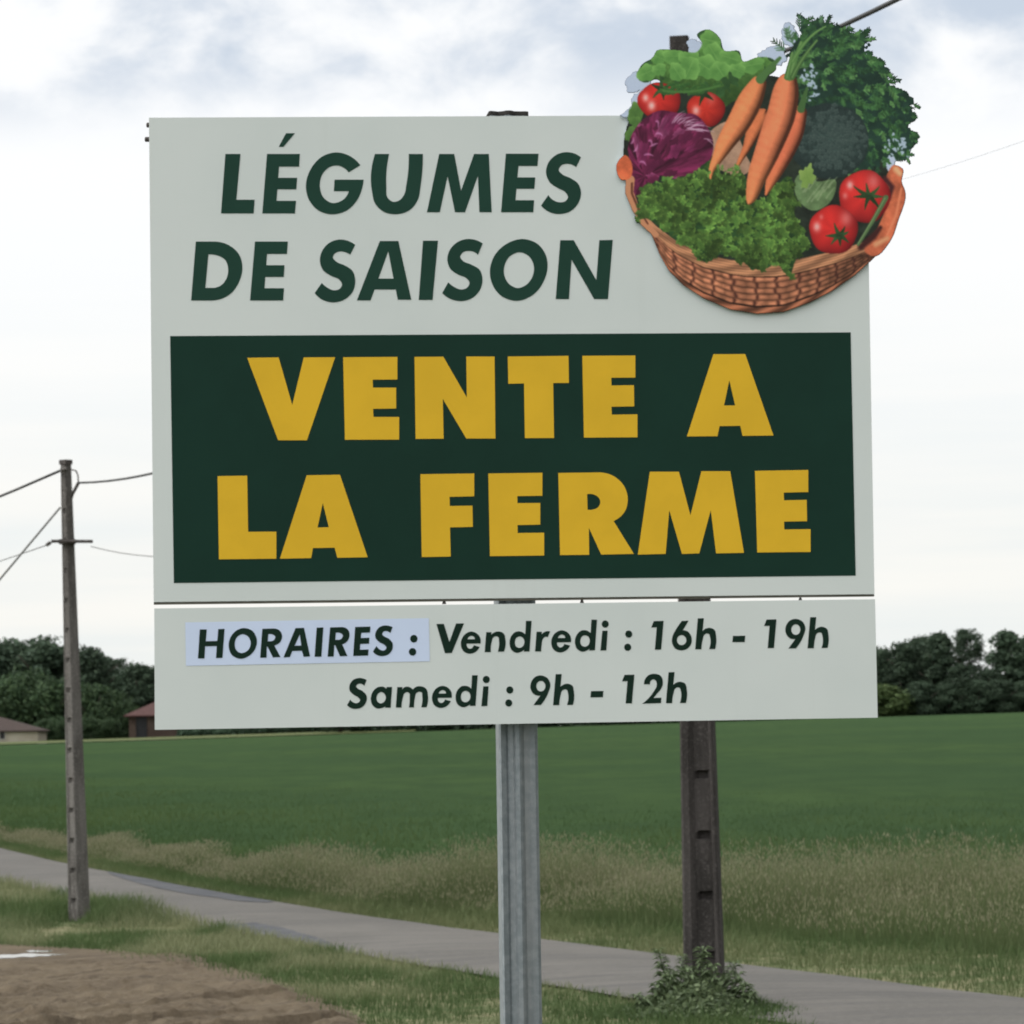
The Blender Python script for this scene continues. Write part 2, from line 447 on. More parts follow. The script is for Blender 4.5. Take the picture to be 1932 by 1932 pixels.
# ---- sown field
m_field, t, b = material('field_crop', rough=1.0, spec=0.0)
v = geo_pos(t)
v1 = t.vmath('MULTIPLY', v, (0.5, 0.16, 0.0)); v2 = t.vmath('MULTIPLY', v, (1.0, 0.35, 0.0)); v3 = t.vmath('MULTIPLY', v, (0.05, 0.03, 0.0))
a_ = t.smooth(t.noise(v3, 1.0, 3, 0.5), 0.35, 0.65); c_ = t.smooth(t.noise(v1, 1.0, 5, 0.65), 0.35, 0.7); e_ = t.noise(v2, 9.0, 4, 0.7)
c = t.mix(a_, (0.0374, 0.0661, 0.0309), (0.0471, 0.0791, 0.0325))
c = t.mix(t.math('MULTIPLY', c_, 0.85), c, (0.0325, 0.0575, 0.0276))
c = t.mix(t.math('MULTIPLY', t.smooth(e_, 0.45, 0.75), 0.5), c, (0.0564, 0.0867, 0.0356))
t.l(c, b.inputs['Base Color']); bump(t, b, t.noise(v, 5.0, 5, 0.75), 1.0, 0.12)
fx = np.concatenate([np.linspace(-150, -14, 60), np.linspace(-13.5, 13.5, 109), np.linspace(14, 150, 60)])
rowsF = []
for s_ in np.r_[np.linspace(0, 0.1, 60), np.linspace(0.102, 1, 240)]:
    y0 = y_field(fx); yy = y0 + (449 - y0) * s_
    z = terrain(fx, yy) + 0.10 + 0.10 * sstep(yy - y0, 0.2, 3) + 0.05 * (fbm(fx * 1.3, yy * 0.8, 51) - 0.5)
    rowsF.append(np.stack([fx, yy, z], -1))
RF = np.array(rowsF); nF = len(fx)
i = (np.arange(len(rowsF) - 1)[:, None] * nF + np.arange(nF - 1)[None, :]).ravel()
tag(mk('field', RF.reshape(-1, 3), quads=np.stack([i, i + 1, i + nF + 1, i + nF], -1), mat=m_field, smooth=True), kind='structure')
# pale grass headland along the field's far left edge
m_head = noisy('headland_grass', (0.075, 0.095, 0.036), (0.10, 0.115, 0.046), 0.4, rough=0.9, spec=0.1)
hx = np.linspace(-110, -12, 60)
top = np.stack([hx, np.full(60, 462.0), terrain(hx, 462.0) + 0.55], -1); bot = np.stack([hx, np.full(60, 441.0), terrain(hx, 441.0) + 0.30], -1)
i = np.arange(59)
tag(mk('headland', np.vstack([bot, top]), quads=np.stack([i, i + 1, i + 61, i + 60], -1), mat=m_head), kind='structure')


# ------------------------------------------------------------------ grass
m_blade = vcol_material('grass_blades', rough=0.75, spec=0.15, trans=0.3)

def blades(x, y, z, h, wd, c0, c1, lean=0.35, seedhead=None, seed=1):
    """V, quads, tris, colours for curved blades"""
    r = np.random.default_rng(seed); n = len(x)
    az = r.uniform(0, 2 * math.pi, n); fa = r.uniform(0, 2 * math.pi, n)
    ln = h * lean * r.uniform(0.1, 1.0, n)
    dx, dy = np.cos(az), np.sin(az); sx, sy = np.cos(fa) * wd / 2, np.sin(fa) * wd / 2
    P = np.zeros((n, 5, 3))
    for k, (f_, wf, lf) in enumerate(((0, 1, 0), (0, -1, 0), (0.55, 0.8, 0.3), (0.55, -0.8, 0.3), (1, 0, 1))):
        P[:, k, 0] = x + dx * ln * lf + sx * wf; P[:, k, 1] = y + dy * ln * lf + sy * wf; P[:, k, 2] = z + h * f_
    C = np.zeros((n, 5, 3)); C[:, :2] = c0[:, None]; C[:, 2:4] = (c0 * 0.45 + c1 * 0.55)[:, None]; C[:, 4] = c1
    b_ = np.arange(n)[:, None] * 5
    Q = b_ + np.array([0, 1, 3, 2]); T = b_ + np.array([2, 3, 4])
    V = P.reshape(-1, 3); Cc = C.reshape(-1, 3)
    if seedhead is not None:
        m = r.random(n) < seedhead[0]; k = int(m.sum()); hl, hw = seedhead[1], seedhead[2]
        tip = P[m, 4]; up = np.stack([dx[m] * 0.35, dy[m] * 0.35, np.ones(k)], -1) * (hl * r.uniform(0.6, 1.2, k))[:, None]
        side = np.stack([np.cos(fa[m]), np.sin(fa[m]), np.zeros(k)], -1) * (hw * r.uniform(0.6, 1.3, k))[:, None]
        side2 = np.stack([-np.sin(fa[m]), np.cos(fa[m]), np.zeros(k)], -1) * (hw * 0.8)
        H = np.stack([tip - up * 0.1, tip + up * 0.35 + side, tip + up, tip + up * 0.35 - side, tip + up * 0.35 + side2, tip + up * 0.35 - side2], 1)
        base = len(V); bb = base + np.arange(k)[:, None] * 6
        Q = np.vstack([Q, bb + np.array([0, 1, 2, 3]), bb + np.array([0, 4, 2, 5])])
        V = np.vstack([V, H.reshape(-1, 3)])
        hc = np.array(seedhead[3])[None] * r.uniform(0.75, 1.25, (k, 1))
        Cc = np.vstack([Cc, np.repeat(hc, 6, axis=0)])
    return V, Q, T, Cc

def join(parts):
    V, Q, T, C = [], [], [], []; o = 0
    for v_, q_, t_, c_ in parts:
        V.append(v_); Q.append(q_ + o); T.append(t_ + o); C.append(c_); o += len(v_)
    return np.vstack(V), np.vstack(Q), np.vstack(T), np.vstack(C)

def cmix(a, b, f): return np.array(a)[None] * (1 - f[:, None]) + np.array(b)[None] * f[:, None]

GREEN, LUSH, OLIVE, STRAW, TAN = (0.052, 0.084, 0.032), (0.078, 0.117, 0.043), (0.108, 0.136, 0.056), (0.18, 0.182, 0.098), (0.248, 0.248, 0.146)

# 1: far verge between road and field
def verge_points(n, v0, v1, seed, x0=-14, x1=11, pw=1.0):
    r = np.random.default_rng(seed)
    x = r.uniform(x0, x1, n); v_ = v0 + (v1 - v0) * r.random(n) ** pw
    ya = y_on(far_s, x); yb = y_field(x) + 0.35
    return x, ya + (yb - ya) * v_, v_, yb - ya
parts = []
x, y, v_, wd_ = verge_points(80000, 0.0, 0.58, 21)
patch = fbm(x * 0.6, y * 0.5, 61)
h = (0.05 + 0.13 * RNG.random(len(x))) * (0.6 + 0.9 * v_ / 0.55) * (0.6 + 0.8 * patch)
dry = np.clip((1 - v_ / 0.22), 0, 1) * 0.6 + 0.6 * sstep(patch, 0.5, 0.64) * RNG.uniform(0.7, 1.0, len(x))
parts.append(blades(x, y, terrain(x, y) - 0.03, h, RNG.uniform(0.005, 0.011, len(x)), cmix(GREEN, OLIVE, dry * 0.8), cmix(LUSH, STRAW, dry * 0.85), 0.7, seed=31))
x, y, v_, wd_ = verge_points(130000, 0.38, 1.02, 22, pw=0.9)
patch = fbm(x * 0.45, y * 0.4, 62); ht = np.clip(0.32 + (x + 7) * 0.040, 0.29, 0.72)
lowb = sstep(v_, 0.42, 0.62)
h = ht * (0.55 + 0.45 * lowb) * RNG.uniform(0.45, 1.1, len(x)) * (0.25 + 1.5 * patch)
p5 = fbm(x * 0.55, y * 0.4, 66); dry = np.clip(0.05 + 1.0 * sstep(v_, 0.42, 0.9) * (0.40 + 3.2 * (p5 - 0.40)), 0, 1) * RNG.uniform(0.6, 1.0, len(x))
parts.append(blades(x, y, terrain(x, y) - 0.03, h, RNG.uniform(0.003, 0.007, len(x)), cmix(GREEN, OLIVE, dry), cmix(OLIVE, TAN, dry), 0.45,
                    seedhead=(0.5, 0.05, 0.0055, (0.25, 0.245, 0.155)), seed=32))
V, Q, T, C = join(parts)
tag(mk('verge_grass', V, quads=Q, tris=T, mat=m_blade, col=C), label='tall dry seeding grass between the road and the green field', kind='stuff')

# 2: near verge between soil and road
def near_points(n, seed, x0=-13, x1=9):
    r = np.random.default_rng(seed)
    x = r.uniform(x0, x1, n); yb = y_on(near_s, x); ya = np.where(x < soil_w[-1, 0], y_soil(x) - (0.15 + 1.35 * sstep(x, -4.6, -3.2)) * r.random(n) ** 2.5, 21.0)
    ya = np.minimum(ya, yb)
    v_ = r.random(n)
    return x, ya + (yb - ya) * v_, v_, yb - ya
pole_far = ground_pt(151, 1735); pole_near = ground_pt(1331, 1897)
parts = []
x, y, v_, wd_ = near_points(130000, 41)
d2 = np.hypot(x - pole_far.x, (y - pole_far.y) * 0.55)
d2l = np.where(x < pole_far.x, np.minimum(d2, np.abs(y - pole_far.y - 1.2) * 0.6 + 0.4), d2)
patch = fbm(x * 0.7, y * 0.45, 63); p2 = fbm(x * 1.6, y * 1.1, 64)
h = (0.05 + 0.09 * RNG.random(len(x))) * (0.5 + 1.0 * p2) + 0.32 * np.exp(-(d2l / 1.0) ** 2) * RNG.uniform(0.4, 1.1, len(x)) + 0.10 * sstep(v_, 0.8, 1.0) * sstep(-x, 1.5, 4)
dry = sstep(patch, 0.42 - 0.08 * sstep(x, -3.5, -2), 0.57 - 0.08 * sstep(x, -3.5, -2)) * RNG.uniform(0.6, 1.0, len(x)) * (1 - np.exp(-(d2l / 1.2) ** 2))
hay = np.exp(-((y - 42.2) / 0.7) ** 2) * sstep(x, -5.5, -5.1) * sstep(-x, 3.6, 4.0)
dry = np.clip(dry + 0.95 * hay, 0, 1); h = h * (1 - 0.6 * hay)
h = h * (1 - 0.85 * np.exp(-((x - pole_far.x + 0.02) / 0.24) ** 2) * (y < pole_far.y + 0.1) * (y > pole_far.y - 3.2))
keep = RNG.random(len(x)) < np.clip(0.35 + 1.2 * p2, 0, 1)
x, y, h, dry = x[keep], y[keep], h[keep], dry[keep]
parts.append(blades(x, y, terrain(x, y) - 0.03, h, RNG.uniform(0.004, 0.010, len(x)), cmix(GREEN, OLIVE, dry), cmix(LUSH, TAN, dry), 0.7, seed=42))
V, Q, T, C = join(parts)
tag(mk('roadside_grass', V, quads=Q, tris=T, mat=m_blade, col=C), label='short patchy grass between the bare soil and the road', kind='stuff')
# strip of mown hay lying on the near verge (base sheet of short thatch)
m_thatch = noisy('thatch', (0.0700, 0.0910, 0.0392), (0.1540, 0.1470, 0.0840), 1.8, rough=0.95, spec=0.05, bump_s=0.9, dist=0.05, lo=0.4, hi=0.6)
xs_ = np.linspace(-14, 10, 200)
def strip(name, y0f, y1f, dz, mat, n=24):
    rws = []
    for k in range(n + 1):
        yy = y0f(xs_) + (y1f(xs_) - y0f(xs_)) * k / n
        rws.append(np.stack([xs_, yy, terrain(xs_, yy) + dz + 0.05 * (fbm(xs_ * 1.5, yy * 1.5, 71) - 0.5)], -1))
    A = np.array(rws); i = (np.arange(n)[:, None] * 200 + np.arange(199)[None, :]).ravel()
    tag(mk(name, A.reshape(-1, 3), quads=np.stack([i, i + 1, i + 201, i + 200], -1), mat=mat, smooth=True), kind='structure')
strip('near_verge', lambda x: np.minimum(np.where(x < soil_w[-1, 0], y_soil(x), 20.0), y_on(near_s, x) - 0.05), lambda x: y_on(near_s, x) + 0.45, -0.015, m_thatch)
strip('far_verge', lambda x: y_on(far_s, x) - 0.45, lambda x: y_field(x) + 0.5, -0.015, m_thatch)

# 3: first metres of the sown crop, as leaves
r_ = np.random.default_rng(77)
n_ = 230000
x = r_.uniform(-24, 18, n_); y = y_field(x) + 90 * r_.random(n_) ** 2.1
patch = fbm(x * 0.35, y * 0.12, 65); h = (0.14 + 0.14 * r_.random(n_) * (0.6 + 0.8 * patch)) * (1 - 0.6 * sstep(y - y_field(x), 10, 85))
parts = [blades(x, y, terrain(x, y) + 0.08, h, r_.uniform(0.008, 0.018, n_), cmix((0.0364, 0.0671, 0.0227), (0.0468, 0.0783, 0.0257), r_.random(n_)),
                cmix((0.0459, 0.0836, 0.0277), (0.0702, 0.1068, 0.0349), sstep(patch, 0.35, 0.65)), 0.6, seed=78)]
V, Q, T, C = join(parts)
tag(mk('crop_leaves', V, quads=Q, tris=T, mat=m_blade, col=C), label='dense young green crop at the field edge', kind='stuff')


# ------------------------------------------------------------------ trees
m_leaf, t, b = material('tree_leaves', rough=0.7, spec=0.15)
oi = t.n('ShaderNodeObjectInfo'); va = t.n('ShaderNodeVertexColor', layer_name='Col')
hs = t.n('ShaderNodeHueSaturation')
t.l(va.outputs[0], hs.inputs['Color']); t.l(t.math('ADD', 0.8, t.math('MULTIPLY', oi.outputs['Random'], 0.4)), hs.inputs['Value'])
t.l(hs.outputs[0], b.inputs['Base Color'])
tr = t.n('ShaderNodeBsdfTranslucent'); t.l(hs.outputs[0], tr.inputs[0])
mx = t.n('ShaderNodeMixShader'); mx.inputs[0].default_value = 0.25
t.l(b.outputs[0], mx.inputs[1]); t.l(tr.outputs[0], mx.inputs[2]); t.l(mx.outputs[0], m_leaf.node_tree.nodes['Material Output'].inputs[0])
m_bark = noisy('tree_bark', (0.05, 0.042, 0.035), (0.09, 0.078, 0.065), 3.0, rough=0.9, spec=0.1, bump_s=0.6, dist=0.05, space='obj')

def crown_mesh(seed, hgt, rad, base, n_lobes, n_leaf, leaf, col_a, col_b, sparse=0.0, flat=1.0):
    """leaf faces spread through a cluster of overlapping lobes; unit tree of height hgt"""
    r = np.random.default_rng(seed)
    lob = []
    for k in range(n_lobes):
        f_ = (k + 0.5) / n_lobes
        zz = base + (hgt - base) * (0.10 + 0.82 * f_)
        rr = rad * (math.sin(math.pi * (0.18 + 0.76 * f_)) ** 0.7) * (1 - 0.15 * f_)
        a = k * 2.4 + r.uniform(-0.6, 0.6); q = rr * r.uniform(0.25, 0.75)
        lob.append((math.cos(a) * q, math.sin(a) * q, zz, rad * r.uniform(0.17, 0.48), r.uniform(0.85, 1.15)))
    lob.append((0, 0, hgt - rad * 0.33, rad * 0.32, 1.0))
    P, C, Nn = [], [], []
    per = n_leaf // len(lob)
    for (cx, cy, cz, R_, tone) in lob:
        d = r.normal(size=(per, 3)); d /= np.linalg.norm(d, axis=1)[:, None]
        rr = R_ * r.random(per) ** (0.30 if not sparse else 0.5) * (1 + 1.35 * (fbm(d[:, 0] * 3.0 + seed, d[:, 1] * 2.6 + d[:, 2] * 2.6, seed + 3, 4, 0.6) - 0.45))
        p = np.stack([cx + d[:, 0] * rr, cy + d[:, 1] * rr, cz + d[:, 2] * rr * 0.8 * flat], -1)
        if sparse:
            kq = fbm(p[:, 0] * 0.9 + 5, p[:, 2] * 0.9, seed + 9, 3) > sparse; p = p[kq]; d = d[kq]
        P.append(p); Nn.append(d)
        c_ = cmix(col_a, col_b, np.clip(r.normal(0.5, 0.28, len(p)), 0, 1)) * tone
        C.append(c_)
    P = np.vstack(P); C = np.vstack(C); Nn = np.vstack(Nn); n = len(P)
    P[:, 2] = np.maximum(P[:, 2], base * 0.5)
    nn = Nn + r.normal(size=(n, 3)) * 0.7; nn /= np.linalg.norm(nn, axis=1)[:, None]
    a = np.cross(nn, r.normal(size=(n, 3))); a /= np.linalg.norm(a, axis=1)[:, None]; bb = np.cross(nn, a)
    s = leaf * r.uniform(0.5, 1.25, n)
    a = a * s[:, None]; bb = bb * (s * 0.7)[:, None]
    V = np.stack([P - a, P + bb * 0.8, P + a, P - bb], 1).reshape(-1, 3)
    return V, np.arange(n * 4).reshape(-1, 4), np.repeat(C, 4, axis=0)

def trunk_mesh(seed, hgt, rad, r0, limbs=7):
    r = random.Random(seed); mb = MB()
    top = hgt * 0.82
    pts = [Vector((r.uniform(-.1, .1) * k, r.uniform(-.1, .1) * k, top * k / 5)) for k in range(6)]
    mb.tube(pts, [r0 * (1 - 0.16 * k) for k in range(6)], 7)
    for k in range(limbs):
        f_ = 0.28 + 0.55 * k / limbs; a = k * 2.4 + r.random()
        p0 = Vector((0, 0, top * f_)); L = rad * (0.85 - 0.4 * abs(f_ - 0.5))
        p2 = p0 + Vector((math.cos(a) * L, math.sin(a) * L, L * r.uniform(0.4, 0.9)))
        p1 = p0.lerp(p2, 0.5) + Vector((0, 0, -0.08 * L))
        mb.tube([p0, p1, p2], [r0 * 0.45, r0 * 0.3, r0 * 0.1], 5)
    return mb

DARK_A, DARK_B = (0.041, 0.065, 0.043), (0.060, 0.090, 0.054)
MID_A, MID_B = (0.0285, 0.0544, 0.0281), (0.0611, 0.0972, 0.0421)
PALE_A, PALE_B = (0.05, 0.085, 0.03), (0.10, 0.14, 0.05)
PROTO = {}
def proto(kind, seed):
    key = (kind, seed)
    if key in PROTO: return PROTO[key]
    if kind == 'broad': cr = crown_mesh(seed, 10, 3.6, 0.3, 32, 10000, 0.22, DARK_A, DARK_B); tk = trunk_mesh(seed, 10, 3.6, 0.32)
    elif kind == 'airy': cr = crown_mesh(seed, 10, 3.3, 4.2, 13, 6000, 0.17, DARK_A, DARK_B, sparse=0.49); tk = trunk_mesh(seed, 10, 3.3, 0.30, 10)
    elif kind == 'tall': cr = crown_mesh(seed, 10, 2.5, 0.3, 30, 9500, 0.21, DARK_A, DARK_B); tk = trunk_mesh(seed, 10, 2.5, 0.28)
    elif kind == 'bush': cr = crown_mesh(seed, 10, 6.2, 0.2, 24, 9000, 0.32, MID_A, MID_B); tk = trunk_mesh(seed, 8, 5, 0.34)
    else: cr = crown_mesh(seed, 10, 6.5, 0.2, 20, 6000, 0.36, PALE_A, PALE_B); tk = trunk_mesh(seed, 8, 5, 0.34)
    V, Q, C = cr
    me_o = mk('crown', V, quads=Q, mat=m_leaf, col=C); tr_o = tk.build('trunk', m_bark, smooth=True)
    a, b_ = me_o.data, tr_o.data
    bpy.data.objects.remove(me_o); bpy.data.objects.remove(tr_o)
    PROTO[key] = (a, b_)
    return PROTO[key]

def tree(name, cat, kind, seed, px_, top_y, Y, label, group, wide=1.0, rot=0.0, sink=0.0, base_y=None):
    """plants a tree at distance Y whose top reaches picture row top_y"""
    tp = at_y(px_, top_y, Y); zb = float(terrain(tp.x, Y)) - sink
    h_ = max(tp.z - zb, 1.0) / 10.0
    o = empty(name, (tp.x, Y, zb), label, cat, group)
    o.rotation_euler = (0, 0, rot); o.scale = (h_ * wide, h_ * wide, h_)
    a, b_ = proto(kind, seed)
    for nm, me in (('crown', a), ('trunk', b_)):
        c_ = bpy.data.objects.new(nm, me); COL.objects.link(c_); c_.parent = o
    return o

GR = 'trees along the right edge of the field'
# right-hand wood: name/kind, seed, px, top, distance, label
right = [
    ('broad', 1, 1668, 1222, 452, 'dark leafy tree directly beside the lower right corner of the sign', 1.05),
    ('tall', 2, 1703, 1211, 450, 'dark bushy tree with a low rounded top, second along from the sign', 1.25),
    ('broad', 3, 1738, 1199, 455, 'dark broad tree left of the gappy tree, with a ragged top', 0.95),
    ('tall', 4, 1772, 1191, 449, 'dark upright tree touching the gappy tree on its left side', 1.25),
    ('airy', 5, 1824, 1184, 458, 'tall airy tree with bright sky showing through its crown', 1.05),
    ('broad', 6, 1806, 1252, 447, 'lower dark tree in front of the airy see-through crown', 1.5),
    ('tall', 7, 1900, 1187, 452, 'tall dense dark tree right of the bright gap in the wood', 1.3),
    ('broad', 8, 1862, 1262, 449, 'low dark tree filling the bright gap below the skyline', 1.5),
    ('broad', 1, 1945, 1196, 455, 'dark leafy tree at the right edge of the frame', 1.05),
]
for k, (kd, sd_, px_, ty, Y, lb, wd) in enumerate(right):
    tree('field_tree', 'tree', kd, sd_, px_, ty, Y, lb, GR, wd, rot=k * 1.3)
hedge_right = [(1662, 1292, 'olive shrub at the foot of the wood, nearest the sign'), (1690, 1306, 'small dark green shrub under the trees, second from the sign'),
               (1740, 1285, 'dark shrub below the ragged broad tree'), (1790, 1290, 'dark shrub below the tree touching the airy one'),
               (1842, 1284, 'dark shrub below the airy see-through tree'), (1890, 1282, 'dark shrub below the dense tree right of the gap'), (1938, 1284, 'dark shrub at the right edge of the frame')]
for k, (px_, ty, lb) in enumerate(hedge_right):
    tree('field_shrub', 'shrub', 'broad' if k > 1 else 'olive', 3 + k % 3, px_, ty, 445, lb, 'shrubs along the right edge of the field', 1.9, rot=k * 2.1)
# wood behind the sign, seen only from a step to the side
for k, px_ in enumerate(range(640, 1640, 62)):
    tree('field_tree', 'tree', ('broad', 'tall')[k % 2], 1 + k % 4, px_, 1262 - 30 * math.sin(k * 1.7) - 0.02 * (px_ - 640), 452 + (k % 3) * 3,
         'dark tree of the wood hidden behind the sign', 'trees hidden behind the sign', 1.35, rot=k)
for k, px_ in enumerate(range(2010, 2700, 75)):
    tree('field_tree', 'tree', ('broad', 'tall')[k % 2], 1 + k % 4, px_, 1200 - 14 * math.sin(k * 1.7), 452 + (k % 3) * 3,
         'dark tree of the wood beyond the right edge of the frame', 'trees beyond the right edge', 1.3, rot=k)

GL = 'dark trees on the left skyline'
left = [
    ('broad', 2, -45, 1202, 520, 'dark tree cut by the left edge of the frame', 1.2),
    ('broad', 3, 18, 1206, 522, 'dark broad round-topped tree at the far left of the skyline', 1.25),
    ('broad', 6, 80, 1203, 518, 'highest dark tree on the left skyline, just left of the concrete pole', 1.25),
    ('tall', 7, 122, 1216, 524, 'dark tree behind the distant concrete pole', 1.6),
    ('broad', 8, 166, 1219, 520, 'dark tree just right of the distant concrete pole', 1.15),
    ('tall', 4, 194, 1237, 523, 'dark tree on the skyline slope left of the wispy one', 1.5),
    ('airy', 9, 217, 1230, 530, 'thin wispy tree rising in the dip of the skyline', 0.75),
    ('broad', 1, 236, 1268, 519, 'low dark tree in the dip of the skyline', 1.3),
    ('tall', 2, 260, 1251, 517, 'dark pointed tree above the red roofed barn', 1.5),
    ('broad', 3, 292, 1262, 520, 'dark tree at the left edge of the sign', 1.2),
]
for k, (kd, sd_, px_, ty, Y, lb, wd) in enumerate(left):
    tree('hill_tree', 'tree', kd, sd_, px_, ty, Y, lb, GL, wd, rot=k * 1.1)
for k, px_ in enumerate((345, 400, 460, 520, 580)):
    tree('hill_tree', 'tree', ('broad', 'tall')[k % 2], 1 + k, px_, 1268 + 4 * k, 519, 'dark tree behind the sign above the hidden barn', 'trees hidden behind the sign by the barn', 1.4, rot=k)
for k, px_ in enumerate((-120, -200, -280, -370, -460, -550)):
    tree('hill_tree', 'tree', ('broad', 'tall')[k % 2], 1 + k, px_, 1208 + 9 * math.sin(k), 521, 'dark tree beyond the left edge of the frame', 'trees beyond the left edge', 1.35, rot=k)
mid = [(-30, 1284, 'green bushy tree cut by the left edge, above the brown roof'), (14, 1279, 'green bushy tree above the brown roofed house'), (52, 1273, 'tallest green bushy tree right of the brown roofed house'),
       (100, 1285, 'green bushy tree just left of the concrete pole'), (140, 1296, 'green bushy tree behind the concrete pole'), (178, 1291, 'green bushy tree just right of the concrete pole'),
       (208, 1306, 'smaller green bushy tree left of the red roofed barn'), (232, 1328, 'low green bush beside the red roofed barn')]
for k, (px_, ty, lb) in enumerate(mid):
    tree('orchard_tree', 'tree', 'bush', 11 + k % 4, px_, ty, 492 - (k % 2) * 6, lb, 'paler green trees below the left skyline', 0.95, rot=k * 1.9)
low = [(88, 1345, 'low dark bush right of the brown roofed house'), (116, 1350, 'low dark bush left of the pole at the field edge'), (172, 1342, 'low bush right of the pole at the field edge'), (205, 1346, 'low bush midway between the pole and the barn')]
for k, (px_, ty, lb) in enumerate(low):
    tree('field_shrub', 'shrub', 'bush', 11 + (k + 1) % 4, px_, ty + 12, 474, lb, 'low bushes at the far left of the field', 1.3, rot=k * 2.3)
for k, px_ in enumerate((385, 432, 480, 525, 570, 620)):
    tree('field_shrub', 'shrub', 'bush', 11 + k % 4, px_, 1374 - 3 * (k % 2), 466, 'low dark bush in the row under the bottom left edge of the sign', 'low bushes under the sign edge', 1.8, rot=k * 2.3)

# shaded scrub filling the foot of the woods
def scrub(name, x0, x1, Y, n, hmax, label, seed, ca, cb):
    r = np.random.default_rng(seed); n = int(n * 1.5); x = r.uniform(x0, x1, n); y = Y + r.uniform(-2.5, 3.0, n)
    z = terrain(x, y) + hmax * r.random(n) ** 1.25 * (0.55 + 0.7 * fbm(x * 0.35, y * 0.1, seed + 1))
    P = np.stack([x, y, z], -1); nn = r.normal(size=(n, 3)); nn /= np.linalg.norm(nn, axis=1)[:, None]
    a = np.cross(nn, r.normal(size=(n, 3))); a /= np.linalg.norm(a, axis=1)[:, None]; bb = np.cross(nn, a)
    s_ = r.uniform(0.12, 0.34, n); a = a * s_[:, None]; bb = bb * (s_ * .8)[:, None]
    V = np.stack([P - a, P + bb, P + a, P - bb], 1).reshape(-1, 3); C = np.repeat(cmix(ca, cb, r.random(n)), 4, axis=0)
    tag(mk(name, V, quads=np.arange(n * 4).reshape(-1, 4), mat=m_leaf, col=C), label=label, kind='stuff')
scrub('undergrowth', -20, 125, 454, 42000, 3.4, 'dark undergrowth filling the foot of the wood along the field', 301, DARK_A, DARK_B)
scrub('undergrowth', -42.0, -18, 464, 9000, 1.7, 'dark undergrowth just under the bottom left edge of the sign', 303, DARK_A, MID_A)
scrub('undergrowth', -135, -25, 500, 26000, 2.2, 'dark undergrowth below the trees on the left', 302, DARK_A, MID_A)

# ------------------------------------------------------------------ houses far left
m_render = noisy('house_render', (0.30, 0.27, 0.215), (0.36, 0.33, 0.27), 0.6, rough=0.9, spec=0.1)
m_brick = noisy('house_brick', (0.0600, 0.0425, 0.0350), (0.0850, 0.0625, 0.0500), 0.8, rough=0.9, spec=0.1)
m_dark = noisy('dark_opening', (0.012, 0.012, 0.014), (0.02, 0.02, 0.022), 1.0, rough=0.4)
m_frame = noisy('window_frame', (0.30, 0.29, 0.27), (0.36, 0.35, 0.33), 2.0)
def roof_mat(name, a, b_):
    m, t, bb = material(name, rough=0.85, spec=0.15); v = geo_pos(t)
    wv = t.n('ShaderNodeTexWave', wave_type='BANDS', bands_direction='X'); wv.inputs['Scale'].default_value = 2.2; wv.inputs['Distortion'].default_value = 0.6
    t.l(v, wv.inputs[0]); t.l(t.mix(t.noise(v, 0.9, 4, 0.6), a, b_), bb.inputs['Base Color']); bump(t, bb, wv.outputs[1], 0.6, 0.06)
    return m
m_roof_b = roof_mat('brown_tiles', (0.0432, 0.0317, 0.0288), (0.0662, 0.0490, 0.0432)); m_roof_r = roof_mat('red_tiles', (0.0594, 0.0297, 0.0277), (0.0832, 0.0416, 0.0377))

def house(name, label, cat, x0, x1, eave_y, ridge_y, ridge_x0, ridge_x1, Y, depth, wall_m, roof_m, opens, over=0.35, group=None):
    a = at_y(x0, eave_y, Y); c_ = at_y(x1, eave_y, Y); rz = at_y((ridge_x0 + ridge_x1) / 2, ridge_y, Y).z
    ez = (a.z + c_.z) / 2; zb = float(terrain((a.x + c_.x) / 2, Y)) - 0.5
    o = empty(name, ((a.x + c_.x) / 2, Y + depth / 2, zb), label, cat, group)
    w_ = MB(); w_.box(((a.x + c_.x) / 2, Y + depth / 2, (zb + ez) / 2), (c_.x - a.x, depth, ez - zb)); w_.build('wall', wall_m, o)
    r0 = at_y(ridge_x0, ridge_y, Y).x; r1 = at_y(ridge_x1, ridge_y, Y).x; ym = Y + depth / 2
    rb = MB()
    e = [(a.x - over, Y - over, ez), (c_.x + over, Y - over, ez), (c_.x + over, Y + depth + over, ez), (a.x - over, Y + depth + over, ez)]
    tp = [(r0, ym - .05, rz), (r1, ym - .05, rz), (r1, ym + .05, rz), (r0, ym + .05, rz)]
    lo = [(p[0], p[1], ez - 0.16) for p in e]
    rb.hexa(lo, e); rb.hexa([(p[0], p[1], ez + 0.002) for p in e], tp)
    rb.build('roof', roof_m, o)
    for (ox0, ox1, oy0, oy1, kind) in opens:
        p = at_y(ox0, oy0, Y); q = at_y(ox1, oy1, Y)
        zt, zl = max(p.z, q.z), min(p.z, q.z)
        fm = MB(); cx, cz, sx, sz = (p.x + q.x) / 2, (zt + zl) / 2, abs(q.x - p.x), zt - zl
        for (bx, bz, bw, bh) in ((cx, zt + .05, sx + .2, .1), (cx, zl - .05, sx + .2, .1), (cx - sx / 2 - .05, cz, .1, sz), (cx + sx / 2 + .05, cz, .1, sz)):
            fm.box((bx, Y - 0.03, bz), (bw, 0.14, bh))
        f_o = fm.build(kind, m_frame if kind == 'window' else m_dark, o)
        pn = MB(); pn.box((cx, Y - 0.005, cz), (sx, 0.03, sz)); pn.build('pane' if kind == 'window' else 'leaf', m_dark, f_o)
    return o
